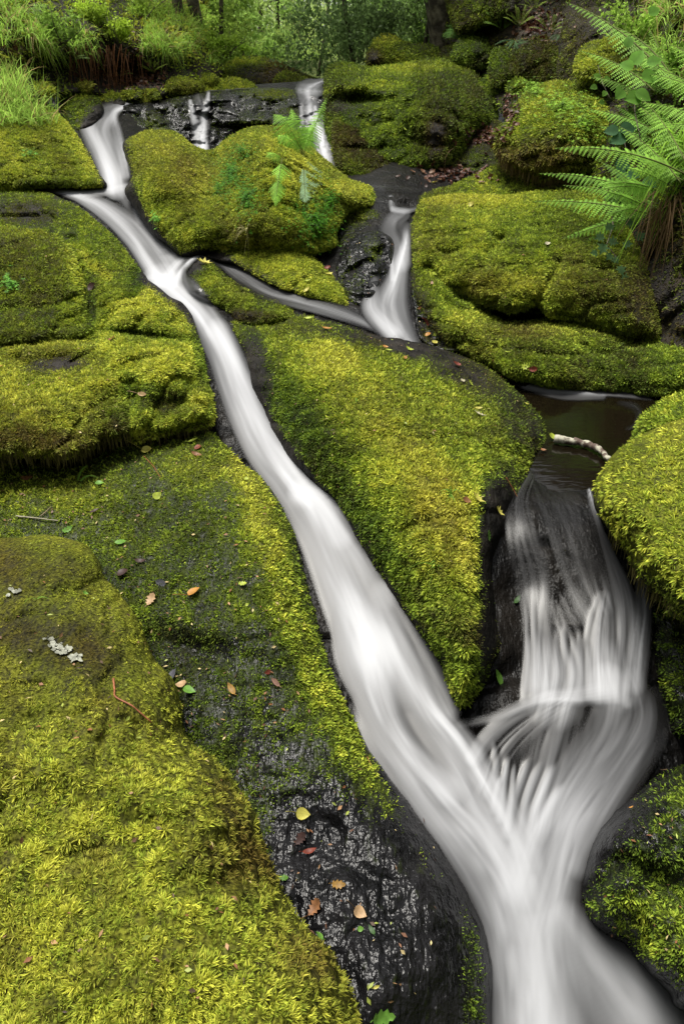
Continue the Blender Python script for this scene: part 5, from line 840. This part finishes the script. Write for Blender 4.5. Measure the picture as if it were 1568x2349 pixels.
hf = dict(fine=False, n=26, shape=1, stalk=.1)
def hard_fern(label, x, y, Zd, n, L, col, group, drp=0.):
    fr = []; z_ = surfZ([x], [y], [lb, rb])[0]; Zd = z_ - .05 if z_ < 1e8 else Zd
    for k in range(n):
        a = math.radians(-75 + 150 * (k + .5) / n + random.uniform(-12, 12)); px_ = L * F / Zd * random.uniform(.75, 1.15)
        fr.append((x + random.uniform(-4, 4), y, Zd, x + math.sin(a) * px_, y - math.cos(a) * px_ * (.9 - drp * 1.6) , Zd - .08, L * .22, L * .07, dict(hf, col=np.array(col) * random.uniform(.8, 1.2), up=(0, -.6, .8))))
    return fern('hard_fern', label, fr, group)
GH = 'hard ferns on the banks'
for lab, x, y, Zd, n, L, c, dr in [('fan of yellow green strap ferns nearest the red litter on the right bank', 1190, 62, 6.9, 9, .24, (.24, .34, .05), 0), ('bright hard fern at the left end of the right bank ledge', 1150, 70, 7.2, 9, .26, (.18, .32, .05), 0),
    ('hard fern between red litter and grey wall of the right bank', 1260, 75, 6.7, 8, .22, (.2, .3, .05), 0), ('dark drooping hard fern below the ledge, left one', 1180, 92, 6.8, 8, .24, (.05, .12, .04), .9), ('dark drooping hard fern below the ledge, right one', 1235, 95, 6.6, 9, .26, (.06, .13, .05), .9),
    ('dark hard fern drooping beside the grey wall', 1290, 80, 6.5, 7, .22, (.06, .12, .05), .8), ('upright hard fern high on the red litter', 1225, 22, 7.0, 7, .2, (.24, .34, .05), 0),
    ('yellow hard fern in the middle of the left bank', 395, 110, 7.7, 9, .28, (.26, .36, .06), 0), ('yellow hard fern at the top of the left bank knoll', 430, 75, 8.0, 8, .24, (.24, .36, .05), 0), ('small hard fern at the foot of the left bank above the brown litter', 350, 168, 7.3, 9, .2, (.26, .34, .05), 0),
    ('hard fern hanging under the bilberry bush', 275, 175, 6.8, 6, .18, (.16, .26, .05), .2), ('hard fern at the left of the brown hollow', 165, 140, 6.5, 6, .22, (.14, .24, .05), .3)]:
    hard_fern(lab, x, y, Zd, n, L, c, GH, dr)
fringe(C4, [(-40, 1062), (40, 1050), (120, 1052), (190, 1042), (235, 1015), (300, 1002)], 300, .05); fringe(C3, [(300, 1008), (360, 1005), (430, 990), (480, 975)], 160, .045)
fringe(PB, [(1142, 365), (1175, 393), (1240, 418), (1310, 415), (1370, 400)], 420, .07, (.09, .065, .025)); fringe(K, [(1400, 1222), (1430, 1268), (1450, 1315), (1484, 1352), (1520, 1385), (1568, 1425)], 110, .045, (.07, .06, .02)); fringe(I1, [(1018, 650), (1062, 678), (1130, 708), (1180, 715), (1232, 702), (1308, 738), (1384, 757), (1450, 770)], 300, .035, (.06, .07, .015))
# hanging roots and dead fern stems in the hollow
mb = MB()
for k in range(60): x, y = random.uniform(150, 320), random.uniform(100, 130); P = W3(x, y, 6.6 + (x - 150) / 300); blade(mb, P, np.array([random.uniform(-.2, .2), -.3, -.6]), random.uniform(.2, .42), .010, .5, (.10, .045, .018), 4)
tag(mb.build('hanging_roots', M_LEAF), 'curtain of brown dead stems and roots hanging in the hollow of the left bank', 'roots')
# ------------------------------------------------------------------ wood sorrel, ivy, broad leaves
def sorrel(regions, n, sz, col, name='wood_sorrel'):
    mb = MB()
    for (cx, cy, rx, ry, wt) in regions:
        m = int(n * wt); a = RG.uniform(0, 6.28, m); r = np.abs(RG.normal(0, .6, m))
        for P, nr in zip(*at_many(cx + rx * r * np.cos(a), cy + ry * r * np.sin(a), RG.uniform(.008, .045, (m, 1)))):
            if P[1] > 60: continue
            h0 = RG.normal(0, 1, 3); nn = unit(nr * .6 + np.array([0, -.2, .7]) + RG.normal(0, .25, 3))
            for q in range(3):
                an = q * 2.09; h = h0 - nn * (h0 @ nn); h = unit(h); hh = h * math.cos(an) + np.cross(nn, h) * math.sin(an); s_ = sz * random.uniform(.7, 1.2); sd2 = np.cross(nn, hh) * s_ * .5
                mb.add([P, P + hh * s_ * .8 - sd2, P + hh * s_ * .65, P + hh * s_ * .8 + sd2], [[0, 1, 2], [0, 2, 3]], np.array(col) * random.choice([.4, .7, 1., 1.3, 1.9]) * random.uniform(.8, 1.25))
    return tag(mb.build(name, M_LEAF), kind='stuff')
sorrel([(535, 400, 38, 65, 1), (570, 460, 30, 50, .6), (560, 350, 40, 20, .3), (720, 510, 50, 55, 1), (750, 460, 25, 40, .35), (500, 440, 20, 25, .2)], 800, .0095, (.05, .15, .010))
sorrel([(1290, 250, 70, 40, 1), (1340, 290, 40, 50, .5), (1230, 215, 40, 25, .4), (1215, 200, 30, 14, .3)], 380, .018, (.16, .28, .03))
sorrel([(25, 655, 24, 20, .5), (365, 505, 14, 14, .2), (70, 360, 22, 10, .3)], 160, .014, (.10, .24, .03))
def leafy_plant(name, label, cat, stem_pts, spots, kind, size, col, group=None, lfname='leaf', mat=None):
    P0 = W3(*stem_pts[0]); rt = empty(name, P0); tag(rt, label, cat, group); mb = MB(); Ps = np.array([W3(*p) for p in stem_pts]) - P0
    tube(mb, Ps, np.linspace(.004, .0015, len(Ps)), (.10, .07, .03), 5); mb.build('stem', M_BARK, rt)
    for (x, y, Z_, s_, an) in spots:
        P = W3(x, y, Z_) - P0; m2 = MB(); h = np.array([math.cos(math.radians(an)), 0, math.sin(math.radians(an))]); leaf(m2, kind, P, np.array([random.uniform(-.3, .3), -.75, .6]), h, size * s_, np.array(col) * random.uniform(.75, 1.25), -.2, .15)
        j = np.argmin(np.linalg.norm(Ps - P, axis=1)); tube(m2, np.array([P, (P + Ps[j]) / 2 + [0, 0, .004], Ps[j]]), .0012, (.09, .11, .03), 4); m2.build(lfname, M_LEAF, rt)
    return rt
leafy_plant('ivy', 'dark ivy trail hanging on the brown earth right of the smooth boulder', 'ivy', [(1400, 470, 3.65), (1405, 520, 3.6), (1390, 560, 3.55), (1420, 600, 3.55), (1430, 650, 3.5)],
    [(1372, 545, 3.5, 1, 200), (1380, 572, 3.5, 1.2, 250), (1408, 555, 3.5, 1, -20), (1395, 590, 3.5, .9, 230), (1412, 598, 3.5, .8, -60), (1424, 622, 3.45, 1, -80), (1436, 640, 3.45, .9, -30), (1400, 520, 3.55, 1, 20), (1440, 560, 3.5, .9, 0), (1360, 580, 3.5, .8, 180), (1445, 510, 3.5, 1, 10), (1470, 540, 3.5, 1, 40)], 'star', .055, (.05, .10, .035))
leafy_plant('bramble', 'bramble sprig with broad bright leaves in front of the top right bracken', 'bramble', [(1470, 330, 3.9), (1455, 260, 4.0), (1450, 190, 4.1), (1435, 130, 4.2)],
    [(1462, 130, 3.9, 1.2, 60), (1490, 175, 3.9, 1.3, 20), (1435, 150, 3.9, 1, 150), (1450, 225, 3.8, 1.3, 200), (1475, 220, 3.8, 1.2, -30), (1420, 215, 3.9, 1.1, 230), (1500, 140, 4, 1, 0), (1440, 95, 4.1, .9, 90), (1500, 25, 4.2, 1.0, 30)], 'oval', .085, (.13, .28, .04))
leafy_plant('bramble', 'small sprig with rounded leaves at the left rim of the right bank', 'bramble', [(1400, 230, 4.6), (1380, 190, 4.7), (1370, 150, 4.8)],
    [(1368, 175, 4.5, 1, 150), (1360, 200, 4.5, .9, 200), (1385, 215, 4.5, .8, 240), (1392, 180, 4.5, .8, 10), (1378, 235, 4.5, .8, 200)], 'oval', .06, (.13, .26, .04))
leafy_plant('broad_leaf_plant', 'low dark broad leaves in the shade behind the long bright frond', 'plant', [(1450, 420, 3.9), (1440, 370, 3.9), (1430, 320, 4.0)],
    [(1425, 375, 3.8, 1.2, 200), (1450, 400, 3.8, 1.1, -20), (1415, 320, 3.9, 1.2, 210), (1440, 295, 3.9, 1.2, 10), (1400, 300, 3.9, 1, 180), (1420, 395, 3.7, 1, 240), (1475, 360, 3.8, 1.1, 0), (1490, 420, 3.7, 1, -40)], 'oval', .085, (.05, .12, .05))
def grass_tuft(label, x, y, n, L, col=(.15, .28, .04)):
    P, nr = at(x, y, 0); mb = MB()
    for k in range(n): blade(mb, [0, 0, 0] + RG.normal(0, L * .06, 3), nr * .4 + np.array([0, 0, .6]) + RG.normal(0, .6, 3), L * random.uniform(.6, 1.2), L * .045, .8, col, 5)
    o = mb.build('grass_tuft', M_LEAF); o.location = P; tag(o, label, 'grass', 'small grass tufts on the boulders')
grass_tuft('little grass tuft on the right flank of the whaleback boulder', 1030, 1135, 14, .09); grass_tuft('faint grass tuft low on the whaleback boulder', 1000, 1300, 10, .07)
grass_tuft('small grass tuft high on the left end of the whaleback boulder', 815, 925, 10, .07); grass_tuft('two thin blades of grass under the ledge at left', 180, 1105, 5, .16); grass_tuft('grass blades by the tan leaf on the ledge', 290, 900, 4, .07)
grass_tuft('withered tuft with pale loops at the foot of the central boulder', 570, 530, 12, .14, (.30, .28, .12)); grass_tuft('thin green blade on the golden moss above the lichen', 90, 1375, 4, .06)
# ------------------------------------------------------------------ branch and twigs
def stick(name, label, pts, r, col, cat='twig', up=.008, group='small fallen twigs', zs=None):
    Ps = np.array([at(x, y, up)[0] if zs is None else W3(x, y, zs(x, y)) for x, y in pts]); P0 = Ps[0].copy(); mb = MB(); t = np.linspace(0, 1, 24); i = t * (len(Ps) - 1); a = np.minimum(i.astype(int), len(Ps) - 2); f = (i - a)[:, None]
    Q = Ps[a] * (1 - f) + Ps[a + 1] * f - P0 + RG.normal(0, r * .12, (24, 3)); rr = r * (1 - .35 * t) * RG.uniform(.85, 1.15, 24); c = np.tile(np.array(col), (24 * 8 + 2, 1))
    tube(mb, Q, rr, c, 8); o = mb.build(name, M_DEAD if cat == 'twig' else M_BRANCH, None, True); o.location = P0; tag(o, label, cat, group); return o
m_, t_, out_ = newmat('lichen_branch'); M_BRANCH = m_
p_ = N(t_, 'ShaderNodeBsdfPrincipled'); p_.inputs['Roughness'].default_value = .8; n_a = N(t_, 'ShaderNodeTexNoise'); n_a.inputs['Scale'].default_value = 32; n_a.inputs['Detail'].default_value = 6; g_ = N(t_, 'ShaderNodeNewGeometry')
r_ = N(t_, 'ShaderNodeValToRGB'); r_.color_ramp.elements[0].position = .47; r_.color_ramp.elements[0].color = (.05, .03, .02, 1); r_.color_ramp.elements[1].position = .56; r_.color_ramp.elements[1].color = (.26, .25, .19, 1)
b_ = N(t_, 'ShaderNodeBump'); b_.inputs['Distance'].default_value = .004
t_.links.new(g_.outputs['Position'], n_a.inputs['Vector']); t_.links.new(n_a.outputs[0], r_.inputs[0]); t_.links.new(r_.outputs[0], p_.inputs['Base Color']); t_.links.new(n_a.outputs[0], b_.inputs['Height']); t_.links.new(b_.outputs[0], p_.inputs['Normal']); t_.links.new(p_.outputs[0], out_.inputs[0])
pz = lambda x, y: float(flat_Z(-1.205)(x, y))
br = stick('fallen_branch', 'short crooked branch with pale lichen lying across the outlet of the pool', [(1272, 1007), (1310, 1012), (1352, 1020), (1375, 1032), (1398, 1056)], .016, (.1, .08, .05), 'branch', group=None, zs=pz)
RB = (.20, .07, .03)
for lab, pts, r, c in [('reddish hooked twig on the golden moss', [(262, 1564), (260, 1588), (268, 1603), (300, 1625), (342, 1661)], .0022, (.22, .08, .04)), ('pale twig at the left edge below the ledge', [(40, 1188), (90, 1192), (136, 1197)], .003, (.22, .2, .14)),
    ('thin red stem at the right end of the whaleback boulder', [(1156, 1098), (1172, 1125), (1190, 1152)], .0012, RB), ('dark bent twig on the sloping rock by the trickle', [(1090, 395), (1060, 400), (1010, 408)], .006, (.05, .035, .03)),
    ('pale curved stalk rising beside the rock pile', [(1017, 390), (1019, 360), (1030, 345), (1042, 338)], .004, (.3, .2, .1)), ('forked twig tip beside the pale twig at the left edge', [(96, 1187), (108, 1176), (120, 1166)], .002, (.16, .12, .07)),
    ('tiny brown twig low on the dark slab', [(838, 1742), (846, 1760)], .001, RB), ('thin brown stem under the ledge by the yellow leaf', [(332, 1050), (355, 1075), (370, 1100)], .0012, RB)]:
    stick('twig', lab, pts, r, c)
# white lichen on the foreground boulder
mb = MB()
for (x0, y0, r0, n0) in [(112, 1468, 9, 9), (124, 1480, 7, 6), (134, 1488, 15, 22), (150, 1500, 12, 14), (158, 1490, 6, 5), (168, 1512, 10, 12), (182, 1514, 8, 9), (40, 1358, 14, 7), (20, 1372, 6, 3)]:
    for k in range(n0):
        x, y, r = random.gauss(x0, r0 * .5), random.gauss(y0, r0 * .4), random.uniform(2.5, 5.5); n = 9
        ring = [at(x + r * random.uniform(.6, 1.3) * math.cos(q / n * 6.283), y + r * random.uniform(.5, 1.1) * math.sin(q / n * 6.283), .0065, [A])[0] for q in range(n)]; c, nr = at(x, y, .007, [A])
        mb.add([c] + ring, [[0, 1 + (q + 1) % n, 1 + q] for q in range(n)], np.array((.22, .225, .18)) * random.uniform(.5, 1.1))
tag(mb.build('lichen', M_DEAD, A.obj), 'white crusty lichen patch on the bare brow')
# ------------------------------------------------------------------ fallen leaves
Cc = dict(tan=(.52, .34, .18), brown=(.26, .12, .05), dark=(.06, .03, .025), grey=(.12, .12, .14), orange=(.50, .24, .05), red=(.22, .05, .03), yg=(.42, .50, .06), green=(.16, .34, .05), yel=(.55, .50, .10), pale=(.55, .50, .34), pink=(.42, .24, .18), dgreen=(.05, .11, .03), amber=(.32, .18, .04))
LV = [(347, 1379, 34, 'oak', 'tan', 85, 'curled tan leaf standing up on the dark slab'), (448, 1362, 34, 'oval', 'orange', 70, 'orange and yellow leaf with a long stalk on the dark slab'), (287, 1318, 32, 'oval', 'dark', 20, 'black curled leaf high on the dark slab'),
 (325, 1291, 30, 'long', 'dark', 10, 'dark rotten leaf just above the black curled one'), (372, 1337, 30, 'oak', 'grey', -10, 'slate grey leaf above the curled tan leaf'), (559, 1342, 22, 'holly', 'yg', 0, 'small yellow green leaf right of the orange stalked leaf'),
 (569, 1390, 10, 'oval', 'yg', 40, 'speck of yellow leaf below the small yellow green one'), (417, 1574, 28, 'oval', 'tan', 160, 'smooth tan leaf at the edge of the golden moss'), (436, 1590, 32, 'oval', 'green', 10, 'round pale green leaf touching the smooth tan one'),
 (401, 1549, 30, 'oval', 'grey', 100, 'grey leaf above the smooth tan one'), (531, 1584, 38, 'long', 'amber', 110, 'yellow edged brown leaf lying lengthways on the dark slab'), (630, 1565, 30, 'long', 'pink', 125, 'pinkish curled leaf on the slab beside the chute'), (612, 1543, 18, 'oak', 'red', 20, 'crumpled red scrap above the pinkish curled leaf'),
 (195, 1367, 14, 'star', 'green', 30, 'tiny green leaf on the golden moss above the lichen'), (694, 1868, 36, 'oval', 'yel', 0, 'pale yellow leaf with a stalk pointing left on black rock'), (690, 1922, 34, 'oak', 'dark', 60, 'wet dark red leaf below the pale yellow one'), (712, 1958, 36, 'long', 'red', 50, 'second wet dark red leaf, lower and longer'),
 (725, 2085, 44, 'oak', 'brown', 90, 'big orange brown leaf on the wet black rock'), (778, 2034, 34, 'holly', 'amber', 20, 'amber leaf above the big orange brown one'), (825, 2097, 34, 'oval', 'tan', -20, 'tan leaf with a curved stalk on the wet black rock'), (654, 2018, 24, 'holly', 'green', 10, 'green leaf scrap at the rim of the golden boulder'),
 (723, 2155, 26, 'oval', 'green', 80, 'green seedling leaf at the rim of the golden boulder'), (875, 2328, 62, 'holly', 'green', -30, 'large green toothed leaf at the bottom edge'), (853, 2138, 28, 'long', 'dgreen', 110, 'dark green leaf scrap below the tan stalked leaf'), (828, 2132, 16, 'oval', 'green', 20, 'tiny green scrap beside the dark green one'),
 (863, 2263, 18, 'long', 'yel', 20, 'yellow sliver on the lower black rock'), (1529, 1771, 14, 'long', 'tan', 30, 'pale sliver on top of the corner boulder'), (1451, 1858, 12, 'long', 'orange', 60, 'orange chip on the side of the corner boulder'), (1137, 1552, 46, 'long', 'green', 100, 'long green leaf hanging on wet rock beside the lower cascade'),
 (1185, 1379, 30, 'long', 'dgreen', 70, 'dark green leaf under the film of water'), (1114, 1228, 26, 'holly', 'green', 90, 'spiky bright green leaf on the wet black flank'), (1142, 1180, 26, 'star', 'yel', 0, 'yellow green leaf with lobes near the spiky green one'), (1094, 1150, 34, 'star', 'yel', -5, 'pale lobed leaf on the right flank of the whaleback'),
 (1067, 1153, 22, 'oval', 'brown', 10, 'brown leaf touching the pale lobed one'), (1102, 1175, 18, 'long', 'yg', 80, 'small yellow leaf below the pale lobed one'), (1102, 955, 26, 'star', 'pale', 0, 'puffy cream seed head near the pool side of the whaleback'), (1096, 940, 20, 'long', 'yel', 30, 'yellow leaf just above the cream seed head'),
 (1078, 884, 18, 'star', 'yg', 0, 'star shaped yellow leaf on the upper dark band'), (1059, 877, 14, 'oval', 'pale', 50, 'white petal beside the star shaped leaf'), (1266, 1008, 24, 'oval', 'yg', 0, 'green leaf at the left end of the lichened branch'), (1245, 1037, 14, 'oval', 'brown', 0, 'brown scrap on the rim below the lichened branch'),
 (1205, 930, 12, 'oval', 'yel', 0, 'yellow speck near the pool end of the whaleback'), (330, 905, 28, 'long', 'tan', -5, 'tan leaf with a stalk on the undercut ledge'), (341, 1037, 28, 'oval', 'yel', 10, 'curled yellow leaf under the ledge'), (446, 1014, 30, 'long', 'yg', 20, 'green yellow leaf on the crest of the slab near the chute'),
 (453, 1047, 30, 'long', 'brown', -15, 'rusty leaf below the green yellow one'), (457, 1029, 20, 'oval', 'red', 10, 'reddish scrap between the rusty and green yellow leaves'), (363, 1139, 24, 'oval', 'yg', 60, 'yellow green leaf alone on the upper slab'), (231, 1114, 22, 'oval', 'green', 10, 'green leaf below the ledge at left'), (219, 1176, 26, 'long', 'dark', 80, 'dark curled leaf standing on the upper slab'),
 (157, 1218, 26, 'holly', 'green', 60, 'bright green leaf where slab and golden boulder meet'), (281, 1248, 36, 'long', 'green', 5, 'pale green leaf lying flat on the upper slab'), (63, 1102, 30, 'oak', 'brown', 20, 'brown oak leaf in the crack at the left edge'), (566, 1104, 14, 'star', 'yg', 0, 'yellow star leaf beside the chute'), (3, 844, 18, 'long', 'orange', 0, 'orange leaf at the left edge of the ledge top'),
 (216, 660, 26, 'oval', 'dark', 30, 'dark brown leaf in the groove between the left rocks'), (259, 780, 24, 'oak', 'red', 10, 'red brown leaf between the humped rock and the ledge'), (48, 496, 26, 'long', 'pink', -10, 'greyish pink leaf on the broad left rock'), (518, 567, 22, 'star', 'yel', 0, 'cream leaf at the foot of the central boulder'), (705, 668, 20, 'holly', 'yel', 70, 'yellow leaf on the yellow mound near the side stream'),
 (707, 646, 16, 'long', 'yg', 20, 'smaller yellow leaf just above it on the yellow mound'), (755, 632, 20, 'oval', 'yel', 60, 'yellow leaf at the right end of the yellow mound'), (750, 618, 18, 'oak', 'red', 30, 'red leaf above the end of the yellow mound'), (750, 757, 26, 'long', 'orange', -10, 'curled orange leaf at the top of the whaleback'), (707, 733, 24, 'long', 'yg', 10, 'yellow green leaf beside the side stream'),
 (483, 425, 14, 'oval', 'yel', 0, 'pale yellow leaf on the face of the central boulder'), (984, 771, 18, 'oval', 'orange', -20, 'orange round leaf at the foot of the smooth boulder'), (1001, 766, 20, 'holly', 'yg', 20, 'yellow green leaf beside the orange round one'), (996, 789, 18, 'oval', 'yel', 60, 'yellow leaf below the orange round one'), (1044, 839, 22, 'oak', 'red', 0, 'crumpled red leaf on the dark upper band of the whaleback'),
 (1223, 848, 22, 'oak', 'red', 10, 'dark red leaf low on the boulder behind the pool'), (1205, 844, 18, 'star', 'yg', 0, 'yellow green leaf left of the dark red one'), (1165, 811, 20, 'long', 'yg', 20, 'light green leaf on the low boulder behind the pool'), (891, 807, 18, 'long', 'yg', 0, 'yellow leaf on the upper right rim of the whaleback'), (883, 800, 14, 'oval', 'orange', 20, 'orange chip touching the yellow leaf on the rim'),
 (938, 804, 20, 'holly', 'yg', 0, 'green yellow leaf right of the orange chip'), (928, 823, 12, 'oval', 'orange', 60, 'small orange leaf on the dark upper band'), (906, 845, 20, 'long', 'yg', 50, 'yellow green leaf on the dark upper band, below the orange one'), (906, 771, 18, 'long', 'pink', 80, 'pinkish leaf at the end of the side stream'), (984, 736, 24, 'oak', 'red', 0, 'red brown leaf on the wet rock right of the middle fall'), (966, 706, 18, 'long', 'brown', 0, 'brown leaf above the red brown one'),
 (989, 653, 18, 'long', 'pink', 80, 'pinkish leaf on the left flank of the smooth boulder'), (996, 632, 16, 'oval', 'yg', 30, 'yellow leaf above the pinkish one'), (1082, 470, 18, 'oval', 'yel', 20, 'pale yellow leaf on top of the smooth boulder'), (1255, 562, 14, 'oval', 'pale', 30, 'cream chip in the middle of the smooth boulder'), (996, 420, 14, 'oval', 'yel', 0, 'yellow leaf on the sloping rock above the middle fall'), (473, 608, 34, 'star', 'yel', 0, 'yellow leaf cluster on the snout of the small ridge')]
STEM = {448, 694, 825, 330, 725, 341}
for (x, y, s_, kind, c, an, lab) in LV:
    P, nr = at(x, y, .007)
    if P[1] > 60: continue
    Zd = (P - np.array([0, 0, CZ])) @ np.array([0, cp, -sp]); hd = px_dir(P, x + math.cos(math.radians(an)) * 10, y - math.sin(math.radians(an)) * 10)
    if x in (825,): hd = -hd * -1
    mb = MB(); fc = unit(np.array([0, -cp, sp + .3])); leaf(mb, kind, np.zeros(3), nr * .85 + fc * .2 + RG.normal(0, .2, 3), hd, s_ * .95 * Zd / F, np.array(Cc[c]) * .62, random.uniform(.2, .9), random.uniform(.15, .55), stem=.8 if x in STEM else .18)
    o = mb.build('fallen_leaf', M_DEAD); o.location = P; tag(o, lab, 'leaf', 'fallen leaves on the rocks')
